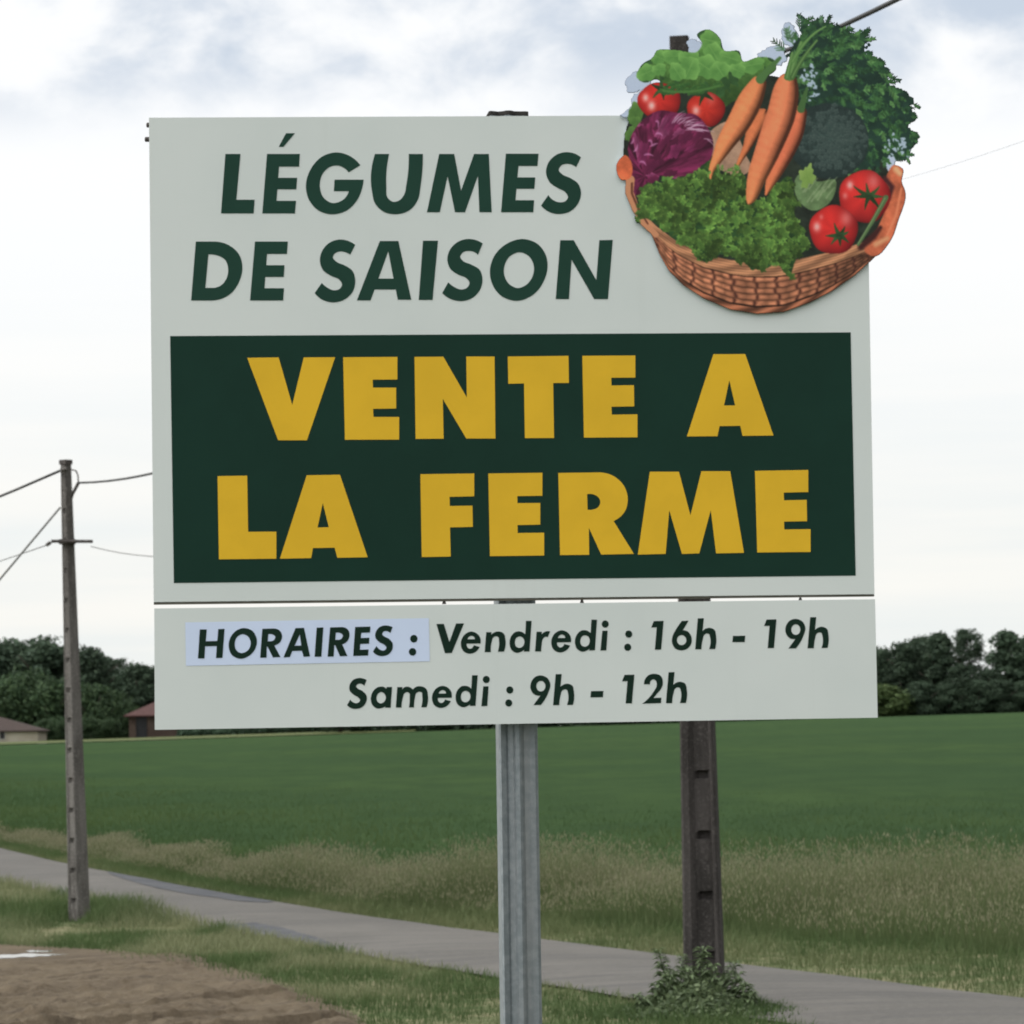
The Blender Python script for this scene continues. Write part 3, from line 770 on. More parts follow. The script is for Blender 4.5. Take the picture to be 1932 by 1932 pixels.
house('house', 'cream walled house with a brown hipped roof at the left edge', 'house', -95, 71, 1379, 1352, -60, -12, 462, 9, m_render, m_roof_b,
      [(0, 9, 1381, 1394, 'window'), (-45, -36, 1381, 1394, 'window')])
house('barn', 'dark brick barn with a red tiled roof half hidden behind the sign', 'barn', 243, 372, 1349, 1322, 288, 330, 466, 10, m_brick, m_roof_r,
      [(258, 276, 1353, 1396, 'door'), (300, 312, 1355, 1372, 'window')], over=0.6)

# ------------------------------------------------------------------ concrete utility poles
def concrete(name, a, b_, sc=6.0):
    m, t, bb = material(name, rough=0.92, spec=0.15); v = geo_pos(t)
    n_a = t.noise(t.vmath('MULTIPLY', v, (1, 1, 0.15)), sc, 5, 0.65, 0.4); n_b = t.noise(v, 40.0, 4, 0.6)
    c_ = t.mix(t.smooth(n_a, 0.35, 0.65), a, b_); c_ = t.mix(t.math('MULTIPLY', t.smooth(n_b, 0.5, 0.7), 0.45), c_, tuple(1.9 * q for q in b_))
    t.l(c_, bb.inputs['Base Color']); bump(t, bb, n_b, 0.7, 0.01)
    return m
m_conc_dark = concrete('weathered_dark_concrete', (0.032, 0.029, 0.027), (0.062, 0.056, 0.053))
m_conc = concrete('grey_concrete', (0.075, 0.070, 0.064), (0.14, 0.132, 0.122))
m_iron = noisy('rusty_iron', (0.04, 0.036, 0.034), (0.075, 0.065, 0.06), 20.0, rough=0.7)
m_cable = noisy('black_cable', (0.02, 0.02, 0.02), (0.035, 0.034, 0.032), 30.0, rough=0.6)
m_wire = noisy('bare_wire', (0.12, 0.12, 0.115), (0.17, 0.17, 0.16), 30.0, rough=0.5)
m_ceramic = noisy('insulator_glaze', (0.05, 0.045, 0.04), (0.09, 0.08, 0.07), 20.0, rough=0.3, spec=0.5)

def pole_shaft(base, top, w0, w1, yaw, depth_k, step, first, mat, parent, chan=(0.22, 0.80), notch_h=0.05, sink=1.0):
    """tapered rectangular shaft with a sunk channel and footholds on its front face"""
    base = Vector(base); top = Vector(top); L = (top - base).length; ax = (top - base).normalized()
    ex = Vector((math.cos(yaw), math.sin(yaw), 0)); ey = Vector((-math.sin(yaw), math.cos(yaw), 0))
    levels = [(0.0, 0), (0.3, 0)]
    z = first
    while z < L - 0.5:
        levels += [(z - 0.002, 0), (z, 1), (z + notch_h, 1), (z + notch_h * 1.35, 0)]; z += step
    levels += [(L - 0.35, 0), (L - 0.34, -1), (L, -1)]
    rings = []
    for (zz, kd) in levels:
        f_ = zz / L; ww = (w0 + (w1 - w0) * f_) / 2; dd = ww * depth_k
        cz = (0.045 if kd >= 0 else 0.002) * ww / 0.15 * sink; cn = cz + (0.055 * ww / 0.15 if kd == 1 else 0)
        xa, xb = -ww + 2 * ww * chan[0], -ww + 2 * ww * chan[1]
        xi0, xi1 = xa + ww * 0.30 * sink, xb - ww * 0.10
        xm0, xm1 = xi0 + (xi1 - xi0) * 0.22, xi0 + (xi1 - xi0) * 0.78
        ch = ww * 0.13
        prof = [(-ww + ch, -dd), (xa, -dd), (xi0, -dd + cz), (xm0, -dd + cn), (xm1, -dd + cn), (xi1, -dd + cz), (xb, -dd), (ww - ch, -dd), (ww, -dd + ch), (ww, dd - ch), (ww - ch, dd), (-ww + ch, dd), (-ww, dd - ch), (-ww, -dd + ch)]
        c_ = base + ax * zz
        rings.append([c_ + ex * p[0] + ey * p[1] for p in prof])
    mb = MB(); mb.loft(rings)
    return mb.build('shaft', mat, parent)

# near pole, right behind the sign
Yn = pole_near.y
pn_top = at_y(1281.5, 69, Yn)
near_pole = empty('utility_pole', (pole_near.x, Yn, GZ), 'tall dark concrete utility pole standing behind the sign with its foot in weeds', 'utility pole', 'concrete utility poles')
mpx = Yn / FPX
pole_shaft((pole_near.x, Yn, GZ - 0.3), pn_top, 76 * mpx, 35 * mpx, -0.20, 0.62, 0.475, 0.30 + 0.36, m_conc_dark, near_pole, chan=(0.24, 0.88), notch_h=0.05)
# far pole, left
Yf = pole_far.y
pf_top = at_y(124, 870, Yf)
far_pole = empty('utility_pole', (pole_far.x, Yf, GZ), 'grey concrete utility pole beside the road at the left with an iron crossbar', 'utility pole', 'concrete utility poles')
fpx = Yf / FPX
pole_shaft((pole_far.x, Yf, GZ - 0.3), pf_top, 32 * fpx, 15 * fpx, -0.80, 1.0, 0.36, 0.5, m_conc, far_pole, chan=(0.20, 0.86), notch_h=0.045, sink=0.35)

def F(x, y, dy=0.0): return at_y(x, y, Yf + dy)
mb = MB(); mb.tube([F(97, 1021, -.14), F(175, 1021.5, -.14)], 0.022, 6); mb.build('crossbar', m_iron, far_pole)
mb = MB(); mb.box(F(127, 1022, -.02), (0.20, 0.26, 0.05), 0.1); mb.build('clamp', m_iron, far_pole)
mb = MB(); mb.box(F(124, 872, 0), (18 * fpx, 18 * fpx, 0.055), -0.70); mb.build('cap', m_iron, far_pole)
mb = MB()
mb.tube([F(135, 940, -.1), F(139, 928, -.12), F(148, 911, -.14)], 0.020, 6)
mb.tube([F(134, 886, -.1), F(143, 888, -.13), F(147, 896, -.14), F(148, 911, -.14)], 0.010, 6)
mb.build('bracket', m_iron, far_pole)
def insul(p, q, r, parent, name='insulator'):
    p = Vector(p); q = Vector(q); pts = [p.lerp(q, k / 6) for k in range(7)]
    m_ = MB(); m_.tube(pts, [r * .5, r, r * .6, r, r * .6, r, r * .4], 8); m_.build(name, m_ceramic, parent)
insul(F(127, 884.5, -.1), F(113, 888, -.1), 0.03, far_pole, 'strain_clamp')
insul(F(96, 1023, -.14), F(87, 1029, -.14), 0.028, far_pole)

def cable(name, p, q, sag, r, mat, label, cat='cable', group=None, n=28):
    p = Vector(p); q = Vector(q)
    pts = [p.lerp(q, k / n) + Vector((0, 0, -sag * 4 * (k / n) * (1 - k / n))) for k in range(n + 1)]
    m_ = MB(); m_.tube(pts, r, 6); o = m_.build(name, mat, None, smooth=True)
    return tag(o, label, cat, group)
NP = lambda x, y, dy=0.0: at_y(x, y, Yn + dy)
GW = 'overhead lines'
cable('overhead_cable', F(148, 911, -.14), NP(1297, 140, .1), 0.80, 0.014, m_cable, 'thick cable running from the left pole bracket up behind the sign', group=GW)
cable('overhead_cable', NP(1300, 165, -.1), at_y(2650, -560, 15.0), 0.15, 0.016, m_cable, 'black cable rising to the top right corner above the vegetable basket', group=GW)
cable('overhead_cable', F(116, 887, -.1), F(-1500, 1050, 26), 1.4, 0.016, m_cable, 'thick cable leaving the left pole top towards the left edge', group=GW)
cable('overhead_wire', F(172, 1031, -.1), NP(1312, 452, .1), 0.95, 0.006, m_wire, 'thin pale wire from the crossbar of the left pole to the sign', 'wire', GW)
cable('overhead_wire', NP(1322, 418, -.1), at_y(2700, -60, 18.0), 0.20, 0.0009, m_wire, 'very thin wire in the white sky right of the basket', 'wire', GW)
cable('overhead_wire', F(87, 1029, -.14), F(-1500, 1150, 26), 1.1, 0.006, m_wire, 'thin wire from the crossbar insulator to the left edge', 'wire', GW)
cable('guy_wire', F(114, 957, -.1), (F(-560, 1752).x, Yf + 0.4, GZ), 0.0, 0.013, m_wire, 'straight stay wire slanting down left from the left pole', 'stay wire')

# ------------------------------------------------------------------ weeds round the near pole
m_weed = vcol_material('weed_leaves', rough=0.6, spec=0.25, trans=0.25)
m_stem = noisy('weed_stems', (0.045, 0.075, 0.028), (0.08, 0.10, 0.04), 10.0)
def weed(px_, top_y, lean_px, n_pairs, dy, ls, label, seed, fine=False):
    """an upright weed: stem with leaf pairs, each leaf folded along its midrib"""
    r = random.Random(seed)
    Y = Yn + dy
    base = at_y(px_, 1925, Y); base.z = float(terrain(base.x, Y)); tip = at_y(px_ + lean_px, top_y - 12, Y)
    o = empty('weed', base, label, 'weed', 'weeds round the foot of the dark pole')
    ctr = base.lerp(tip, 0.5) + Vector((-0.02 * lean_px / 10, 0.02, 0))
    def P(t_): return base * (1 - t_) ** 2 + ctr * 2 * t_ * (1 - t_) + tip * t_ ** 2
    mb = MB(); mb.tube([P(k / 8) for k in range(9)], [0.007 * (1 - 0.08 * k) for k in range(9)], 5); mb.build('stem', m_stem, o)
    V, Q, C = [], [], []
    for k in range(n_pairs):
        t_ = 0.12 + 0.88 * (k + 0.5) / n_pairs; p = P(t_); a0 = k * 1.57 + r.uniform(-.5, .5)
        for s_ in (0, 1, 2, 3) if fine else (0, 1, 2):
            a = a0 + s_ * (math.pi * 2 / (4 if fine else 3)) + r.uniform(-.4, .4); L = ls * (1.15 - 0.65 * t_) * r.uniform(0.7, 1.2)
            d = Vector((math.cos(a), math.sin(a), r.uniform(-0.15, 0.55))); sd_ = Vector((-math.sin(a), math.cos(a), 0)) * L * r.uniform(0.13, 0.2)
            up = Vector((0, 0, 0.14 * L)); b0 = len(V)
            V += [p, p + d * L * .45 + sd_ + up, p + d * L - Vector((0, 0, .3 * L)), p + d * L * .45 - sd_ + up, p + d * L * .5]
            Q += [[b0, b0 + 1, b0 + 2, b0 + 4], [b0, b0 + 4, b0 + 2, b0 + 3]]
            g = r.uniform(0.55, 1.35); C += [[0.115 * g, 0.158 * g, 0.078 * g]] * 5
    mk('leaves', V, quads=Q, mat=m_weed, parent=o, col=np.array(C))
    return o
WEEDS = [(1262, 1803, -22, 18, -0.15, 0.085, 'leggy weed leaning left over the road, with paired leaves', True),
         (1282, 1815, 8, 16, -0.3, 0.085, 'upright leafy weed touching the left edge of the dark pole', True),
         (1258, 1845, 6, 13, -0.5, 0.10, 'weed between the leggy one and the dark pole, a little lower', True),
         (1302, 1838, -4, 12, -0.5, 0.11, 'weed at the foot of the dark pole, left of its middle', False),
         (1322, 1800, 4, 15, -0.4, 0.10, 'tallest weed climbing the front of the dark pole', True),
         (1342, 1832, 3, 13, -0.5, 0.11, 'leafy weed in front of the dark pole, right of its middle', False),
         (1366, 1830, 20, 15, -0.25, 0.095, 'arching weed leaning right past the dark pole edge', True),
         (1384, 1850, 8, 13, -0.4, 0.11, 'dense weed right of the pole foot against the road', False),
         (1398, 1868, 10, 12, -0.5, 0.11, 'shorter dense weed further right of the pole foot', False),
         (1404, 1884, 20, 10, -0.6, 0.09, 'low weed spreading right in front of the road', False),
         (1246, 1868, -8, 11, -0.5, 0.10, 'low weed left of the dark pole foot', False),
         (1222, 1888, -24, 9, -0.6, 0.09, 'lowest weed at the left end of the clump', False)]
for k, wv_ in enumerate(WEEDS):
    weed(wv_[0], wv_[1], wv_[2], wv_[3] + 8, wv_[4] - 0.3, wv_[5] * 1.5, wv_[6], 100 + k, wv_[7])
# rough grass in the clump
r_ = np.random.default_rng(91); n_ = 3600
x = pole_near.x + r_.normal(0, 0.5, n_); y = Yn - 0.75 + r_.normal(0, 0.3, n_)
h = (0.04 + 0.08 * r_.random(n_)) * np.exp(-((x - pole_near.x) / 0.6) ** 2)
V, Q, T, C = blades(x, y, terrain(x, y) - 0.02, h + 0.05, r_.uniform(0.008, 0.02, n_), cmix((0.035, 0.07, 0.028), GREEN, r_.random(n_)), cmix(GREEN, LUSH, r_.random(n_)), 0.6, seed=92)
tag(mk('pole_foot_grass', V, quads=Q, tris=T, mat=m_blade, col=C), label='dark rough grass round the foot of the pole behind the sign', kind='stuff')

r_ = np.random.default_rng(95); n_ = 4200
x = pole_near.x - 0.08 + r_.normal(0, 0.22, n_); y = Yn - 0.85 + r_.normal(0, 0.25, n_)
dome = np.exp(-((x - pole_near.x + 0.10) / 0.30) ** 2 - ((y - Yn + 0.85) / 0.45) ** 2)
z = terrain(x, y) + 0.02 + 0.24 * dome * r_.random(n_) ** 0.6 * (0.5 + fbm(x * 4, y * 4, 96))
P = np.stack([x, y, z], -1); a_ = r_.normal(size=(n_, 3)); a_[:, 2] *= 0.5; a_ /= np.linalg.norm(a_, axis=1)[:, None]
b2_ = np.cross(a_, r_.normal(size=(n_, 3))); b2_ /= np.linalg.norm(b2_, axis=1)[:, None]; L_ = r_.uniform(0.014, 0.034, n_)[:, None]
V = np.stack([P, P + a_ * L_ + b2_ * L_ * .45, P + a_ * L_ * 2, P + a_ * L_ - b2_ * L_ * .45], 1).reshape(-1, 3)
tag(mk('ground_weeds', V, quads=np.arange(n_ * 4).reshape(-1, 4), mat=m_weed, col=np.repeat(cmix((0.07, 0.10, 0.05), (0.125, 0.165, 0.078), r_.random(n_)), 4, axis=0)),
    label='low leafy weeds matted round the foot of the dark pole', kind='stuff')

# ------------------------------------------------------------------ the sign
SD = 10.26
O_ = EYE + ray(966, 800) * (SD / ray(966, 800).dot(_f))
TANY = 0.079
e1 = Vector((1, TANY, 0)).normalized(); nv = Vector((e1.y, -e1.x, 0))
def on_sign(x, y, h=0.0):
    d = ray(x, y); q = O_ + nv * h
    t_ = (q - EYE).dot(nv) / d.dot(nv)
    return EYE + d * t_
def S2P(x, y): return x * 1932 / 3000.0, y * 1932 / 3000.0

def sign_prism(name, quad, h0, h1, mat, parent):
    front = [on_sign(*p) for p in quad]
    mb = MB(); mb.hexa([p + nv * h0 for p in front], [p + nv * h1 for p in front])
    return mb.build(name, mat, parent)

m_panel, t, b = material('panel_paint', rough=0.5, spec=0.25)
v = geo_pos(t)
c = t.mix(t.smooth(t.noise(v, 1.6, 4, 0.55), 0.3, 0.7), tuple(lin((179, 187, 183)) / E_SIGN), tuple(lin((173, 182, 178)) / E_SIGN))
st = t.smooth(t.noise(t.vmath('MULTIPLY', v, (14, 14, 0.7)), 1.0, 4, 0.6), 0.58, 0.78)
c = t.mix(t.math('MULTIPLY', st, 0.05), c, tuple(lin((135, 138, 128)) / E_SIGN))
t.l(c, b.inputs['Base Color'])
def print_mat(name, rgb, rough=0.55, spec=0.25, var=0.06):
    a = np.minimum(lin(rgb) / E_SIGN, 0.92)
    return noisy(name, tuple(a * (1 - var)), tuple(np.minimum(a * (1 + var), 0.95)), 4.0, rough=rough, spec=spec)
m_green = print_mat('dark_green_vinyl', (15, 42, 33), 0.45, 0.12)
m_text_g = print_mat('green_lettering', (25, 53, 43), 0.5, 0.12)
m_text_y = print_mat('yellow_lettering', (187, 152, 36), 0.5, 0.15, 0.04)
m_text_b = print_mat('blackish_lettering', (14, 34, 25), 0.5, 0.12)
m_strip = print_mat('pasted_strip', (172, 186, 205), 0.45, 0.2, 0.02)
m_cap = noisy('cap_plastic', (0.03, 0.028, 0.026), (0.045, 0.042, 0.04), 12.0, rough=0.9, spec=0.0)
m_underside_shade = noisy('underside_shade', (0.10, 0.095, 0.075), (0.15, 0.14, 0.115), 12.0, rough=0.6)
m_galv, t, b = material('galvanised_steel', rough=0.5, spec=0.5, metal=0.35)
v = geo_pos(t)
sp = t.smooth(t.noise(v, 45.0, 3, 0.6), 0.35, 0.7); stn = t.noise(t.vmath('MULTIPLY', v, (20, 20, 0.8)), 1.0, 4, 0.6)
c = t.mix(sp, (0.185, 0.21, 0.222), (0.25, 0.275, 0.288)); c = t.mix(t.math('MULTIPLY', t.smooth(stn, 0.5, 0.75), 0.35), c, (0.33, 0.32, 0.31))
t.l(c, b.inputs['Base Color'])

pb = on_sign(975.5, 1375, -0.10); zg = float(terrain(pb.x, pb.y))
sign = empty('farm_sign', (pb.x, pb.y, zg), 'large white and green farm shop sign with yellow lettering on a single galvanised post', 'sign')
# post: hollow section with a raised rib down its front, open flange on the left
ptop = on_sign(960, 223, -0.10).z
def post_profile():
    hw = 0.0545; d0, d1 = 0.055, -0.055
    pr = [(-hw, d0), (-hw, d1 + 0.012), (-hw + 0.004, d1 + 0.004), (-hw + 0.018, d1 + 0.010), (-hw + 0.024, d1 + 0.016), (-hw + 0.036, d1 + 0.010), (-0.016, d1 + 0.008), (-0.010, d1 - 0.001),
          (0.0, d1 - 0.004), (0.006, d1), (0.014, d1 + 0.010), (0.03, d1 + 0.012), (hw - 0.010, d1 + 0.010), (hw - 0.002, d1 + 0.016), (hw, d1 + 0.03), (hw, d0)]
    return pr
mb = MB(); yw = 0.10
ex = Vector((math.cos(yw), math.sin(yw), 0)); ey = Vector((-math.sin(yw), math.cos(yw), 0))
mb.loft([[Vector((pb.x, pb.y, z_)) + ex * p[0] + ey * p[1] for p in post_profile()] for z_ in (zg - 0.4, zg + 1.0, ptop)])
mb.build('post', m_galv, sign)
mb = MB(); mb.loft([[Vector((pb.x, pb.y, z_)) + ex * p[0] * 1.04 + ey * p[1] * 1.04 for p in post_profile()] for z_ in (ptop + 0.001, ptop + 0.012)]); mb.build('post_cap', m_cap, sign)
upper = sign_prism('upper_panel', [(281, 222), (1634.5, 216), (1650, 1121), (290, 1136)], -0.028, 0.0, m_panel, sign)
lower = sign_prism('lower_panel', [(291, 1148), (1651, 1130.5), (1656, 1354), (292, 1377)], -0.028, 0.0, m_panel, sign)
sign_prism('underside_shade', [(290, 1136.5), (1650, 1121.5), (1650, 1125), (290, 1140.5)], -0.026, -0.003, m_underside_shade, upper)  # dark strip added to stand for the shaded underside of the upper panel
for (yy, nm) in ((300, 'rail'), (1040, 'rail'), (1250, 'rail')):
    sign_prism(nm, [(330, yy - 8), (1610, yy - 14), (1610, yy + 12), (330, yy + 18)], -0.048, -0.029, m_galv, sign)
for (bx, by) in ((277, 263), (280, 236)):
    p = on_sign(bx, by, -0.014); mb = MB(); mb.tube([p + e1 * 0.012, p + e1 * -0.004, p - e1 * 0.006], [0.007, 0.007, 0.003], 8); mb.build('bolt', m_iron, sign)
for bx, by in ((838, 1137), (1098, 1135.5), (1510, 1131.5)):
    p = on_sign(bx, by, -0.012); mb = MB(); mb.tube([p - Vector((0, 0, .004)), p + Vector((0, 0, .006))], [0.006, 0.003], 8); mb.build('rivet', m_iron, lower)

def spline(txt):
    """outline: 'x,y' is a corner, 'x,ys' a smooth point"""
    pts = []
    for k in txt.split():
        s_ = k.endswith('s'); k = k.rstrip('sc'); a, b_ = k.split(','); pts.append((float(a), float(b_), s_))
    n = len(pts); out = []
    for i_ in range(n):
        p0, p1, p2, p3 = pts[i_ - 1], pts[i_], pts[(i_ + 1) % n], pts[(i_ + 2) % n]
        out.append((p1[0], p1[1]))
        if not p1[2] and not p2[2]: continue
        L = math.hypot(p2[0] - p1[0], p2[1] - p1[1])
        def tan(a, b_, c_):
            # tangent at b_ (centripetal)
            d1 = math.hypot(b_[0] - a[0], b_[1] - a[1]) or 1; d2 = math.hypot(c_[0] - b_[0], c_[1] - b_[1]) or 1
            return (((b_[0] - a[0]) / d1 * d2 + (c_[0] - b_[0]) / d2 * d1) / (d1 + d2), ((b_[1] - a[1]) / d1 * d2 + (c_[1] - b_[1]) / d2 * d1) / (d1 + d2))
        if p1[2]: t1 = tan(p0, p1, p2)
        if p2[2]: t2 = tan(p1, p2, p3)
        ch = ((p2[0] - p1[0]) / L, (p2[1] - p1[1]) / L)
        if not p1[2]: t1 = (2 * ch[0] - t2[0], 2 * ch[1] - t2[1])
        if not p2[2]: t2 = (2 * ch[0] - t1[0], 2 * ch[1] - t1[1])
        for q in range(1, 7):
            s_ = q / 7; h00 = 2 * s_ ** 3 - 3 * s_ ** 2 + 1; h10 = s_ ** 3 - 2 * s_ ** 2 + s_; h01 = 1 - h00; h11 = s_ ** 3 - s_ ** 2
            out.append((h00 * p1[0] + h10 * L * t1[0] + h01 * p2[0] + h11 * L * t2[0], h00 * p1[1] + h10 * L * t1[1] + h01 * p2[1] + h11 * L * t2[1]))
    return out
def ell(cx, cy, rx, ry): return [(cx + rx * math.cos(a * math.pi / 14), cy + ry * math.sin(a * math.pi / 14)) for a in range(28)]
REG = {'A': (540, 370, 620 / 1932), 'B': (1160, 370, 680 / 1932), 'C': (600, 1000, 1000 / 1932), 'D': (1500, 1000, 1000 / 1932),
       'F': (520, 1780, 800 / 1932), 'G': (1260, 1780, 600 / 1932), 'H': (1840, 1780, 620 / 1932), 'S': (0, 0, 1.0)}
def glyph(reg, *contours, dx=0, dy=0, sc=1.0, ox=0, oy=0):
    x0, y0, k = REG[reg]; res = []
    for c_ in contours:
        pts = spline(c_) if isinstance(c_, str) else c_
        res.append([((x0 + ((p[0] - ox) * sc + ox + dx) * k) * 0.644, (y0 + ((p[1] - oy) * sc + oy + dy) * k) * 0.644) for p in pts])
    return res
def letters(name, glyphs, h, mat, parent):
    V, T = [], []
    for g in glyphs:
        W3 = [[on_sign(x_, y_, h) for (x_, y_) in c_] for c_ in g]
        loc = [[Vector(((p - O_).dot(e1), p.z, 0)) for p in c_] for c_ in W3]
        tri = tessellate_polygon(loc); b0 = len(V)
        for c_ in W3: V += [tuple(p) for p in c_]
        flat = [p for c_ in loc for p in c_]
        for a, b_, c2 in tri:
            ar = (flat[b_] - flat[a]).cross(flat[c2] - flat[a]).z
            T.append([b0 + a, b0 + b_, b0 + c2] if ar > 0 else [b0 + a, b0 + c2, b0 + b_])
    return mk(name, V, tris=T, mat=mat, parent=parent)

row1 = [glyph('A', '375,252 513,252 475,670 642,670 633,795 335,795'),
        glyph('A', '755,252 1055,252 1048,368 865,368 857,470 1030,470 1022,575 850,575 842,680 1020,680 1010,795 712,795'), glyph('A', '928,63 1010,63 905,187 862,187'),
        glyph('A', '1607,355 1505,268s 1390,238s 1260,275s 1160,380s 1110,540s 1138,670s 1220,765s 1340,803s 1480,770s 1580,670s 1622,570s 1637,487 1372,487 1365,592 1503,592 1450,670s 1350,700s 1270,650s 1237,540s 1265,430s 1340,366s 1400,358s 1455,378s 1500,420'),
        glyph('B', '-175,230 -57,230 -80,510s -72,590s -25,628s 25,618s 68,570s 86,490s 107,230 224,230 205,500s 185,605s 118,695s 0,732s -100,712s -172,645s -199,545s'),
        glyph('B', '360,230 485,230 542,535 650,230 773,230 797,715 695,715 682,412 575,715 492,715 430,415 365,715 258,715'),
        glyph('B', '915,228 1187,228 1178,330 1020,330 1010,425 1160,425 1152,520 1003,520 995,615 1150,615 1143,715 875,715'),
        glyph('B', '1540,258 1490,228s 1420,215s 1330,240s 1265,310s 1250,390s 1280,465s 1350,515s 1412,550s 1432,590s 1412,622s 1360,632s 1310,615s 1268,572 1208,660 1270,710s 1350,730s 1450,708s 1520,635s 1540,545s 1518,480s 1450,430s 1385,400s 1355,365s 1378,325s 1430,312s 1500,340')]
S_a = '1560,1082 1500,1048s 1430,1033s 1330,1060s 1258,1138s 1238,1225s 1265,1310s 1340,1365s 1415,1400s 1440,1445s 1420,1482s 1365,1497s 1310,1475s 1255,1430 1190,1522 1260,1583s 1350,1607s 1465,1580s 1540,1505s 1560,1400s 1535,1320s 1460,1268s 1388,1236s 1355,1195s 1382,1155s 1430,1142s 1478,1152s 1515,1172'
row2 = [glyph('A', '105,1052 260,1052 400,1082s 500,1170s 530,1280s 500,1420s 420,1530s 330,1577s 220,1590 62,1590', '220,1170 290,1176s 375,1222s 400,1295s 385,1390s 330,1455s 260,1475 192,1475'),
        glyph('A', '645,1052 945,1052 937,1165 755,1165 748,1268 915,1268 908,1375 740,1375 732,1478 910,1478 902,1590 600,1590'),
        glyph('A', S_a),
        glyph('S', '1045.4,880 1085.5,880 1097.4,848 1159.5,848 1165.5,878 1205,878 1167,706 1112.8,706', '1137.5,736 1153,816 1108.6,816'),
        glyph('B', '225,952 350,952 305,1445 190,1445'),
        glyph('B', '722,975 660,945s 595,938s 510,965s 447,1032s 428,1110s 452,1185s 520,1235s 588,1265s 612,1303s 595,1340s 540,1358s 490,1340s 435,1298 385,1388 450,1435s 540,1455s 630,1432s 700,1360s 720,1270s 697,1195s 625,1150s 560,1122s 535,1088s 557,1050s 605,1037s 650,1045s 683,1070'),
        glyph('B', '1060,938s 1180,980s 1250,1080s 1262,1165s 1230,1290s 1150,1395s 1005,1453s 875,1410s 797,1300s 782,1210s 815,1085s 910,985s', '1032,1048s 1110,1085s 1148,1165s 1140,1240s 1090,1315s 1012,1346s 945,1315s 902,1240s 900,1180s 945,1085s'),
        glyph('B', '1368,948 1480,948 1668,1280 1693,948 1805,945 1765,1438 1650,1438 1462,1110 1440,1438 1330,1438')]
row3 = [glyph('C', '240,93 418,91 495,360 560,91 738,90 578,560 415,560'),
        glyph('C', '783,90 1090,88 1090,216 950,217 952,262 1083,262 1083,380 952,382 955,428 1100,428 1100,556 793,557'),
        glyph('C', '1187,88 1350,87 1483,318 1480,86 1640,86 1645,550 1480,550 1347,325 1352,551 1193,552'),
        glyph('D', '-24,86 320,82 322,235 233,236 238,547 73,548 68,238 -21,240'),
        glyph('D', '398,82 698,80 698,205 562,206 563,250 690,248 692,368 563,370 565,415 710,413 710,543 407,545'),
        glyph('D', '1140,73 1320,72 1480,533 1305,535 1292,478 1175,480 1163,537 990,538', '1230,220 1263,363 1200,363')]
row4 = [glyph('C', '72,763 240,760 245,1078 405,1077 405,1230 80,1234'),
        glyph('C', '577,758 765,755 922,1222 750,1225 735,1168 612,1170 602,1227 425,1230', '668,915 702,1052 638,1054'),
        glyph('C', '1220,752 1525,748 1525,877 1385,880 1387,932 1515,930 1517,1050 1388,1053 1392,1218 1228,1221'),
        glyph('D', '-134,748 172,744 172,874 30,876 31,916 160,915 160,1037 31,1040 32,1085 182,1083 182,1212 -125,1216'),
        glyph('D', '262,745 480,742 570,760s 635,820s 655,885s 640,960s 575,1017 690,1203 505,1207 435,1055 437,1208 272,1210', '425,865 455,865s 488,882s 500,908s 488,938s 455,953s 428,953'),
        glyph('D', '780,738 945,738 1010,985 1072,735 1235,735 1313,1197 1155,1200 1125,955 1060,1200 962,1203 890,955 870,1203 712,1207'),
        glyph('D', '1375,733 1677,728 1677,853 1538,856 1540,900 1668,897 1670,1018 1540,1020 1541,1065 1690,1063 1690,1192 1388,1195')]
strip_txt = [glyph('F', '158,155 207,154 200,238 282,236 288,152 333,150 318,355 272,357 278,272 196,274 190,360 145,360'),
             glyph('F', '470,145s 530,165s 562,235s 545,300s 500,345s 445,362s 385,335s 362,265s 378,205s 420,160s', '462,188s 500,205s 518,250s 500,300s 450,322s 415,300s 405,258s 420,210s'),
             glyph('F', '600,150 672,148 725,165s 740,205s 725,245s 685,268 728,350 675,352 637,275 632,275 630,354 585,355', '642,188 668,188s 692,206s 682,230s 660,238 639,238'),
             glyph('F', '835,145 895,143 938,345 892,347 880,305 812,307 795,350 750,352', '865,190 876,268 828,270'),
             glyph('F', '985,142 1032,140 1018,347 970,348'),
             glyph('F', '1080,140 1150,138 1205,155s 1217,195s 1203,235s 1165,260 1202,342 1150,344 1115,265 1110,265 1105,346 1062,347', '1120,178 1146,178s 1170,196s 1160,220s 1138,228 1117,228'),
             glyph('F', '1257,137 1365,134 1362,176 1300,178 1297,215 1358,213 1355,255 1293,257 1290,298 1352,296 1348,339 1243,342'),
             glyph('F', '1522,138 1500,130s 1478,126s 1430,138s 1402,175s 1402,215s 1430,245s 1465,264s 1478,282s 1468,300s 1445,303s 1425,292s 1408,272 1383,310 1410,335s 1445,343s 1490,332s 1520,295s 1520,250s 1492,218s 1460,202s 1448,188s 1458,170s 1478,166s 1506,180'),
             glyph('F', ell(1672, 220, 26, 27)), glyph('F', ell(1663, 313, 26, 27))]
g_e = ('476,338 470,280s 435,240s 390,226s 325,255s 290,335s 310,405s 370,435s 425,420s 468,370 412,355 395,382s 372,388s 350,370s 345,340', '353,299 368,275s 390,266s 413,275s 423,298')
g_d = ('905,125 958,125 938,413 885,415 887,398 852,420s 820,427s 770,400s 750,340s 765,270s 810,228s 850,225s 898,252', '845,272s 880,290s 890,330s 875,365s 840,380s 810,365s 800,325s 815,285s')
g_i = '1625,218 1675,217 1663,403 1607,405'
g_h = '637,98 692,97 680,215 710,192s 745,185s 790,205s 803,255s 795,378 740,379 748,265s 740,242s 720,236s 695,250s 682,290s 670,380 613,381'
g_1 = '235,123 325,121 302,383 245,384 262,180 212,182'
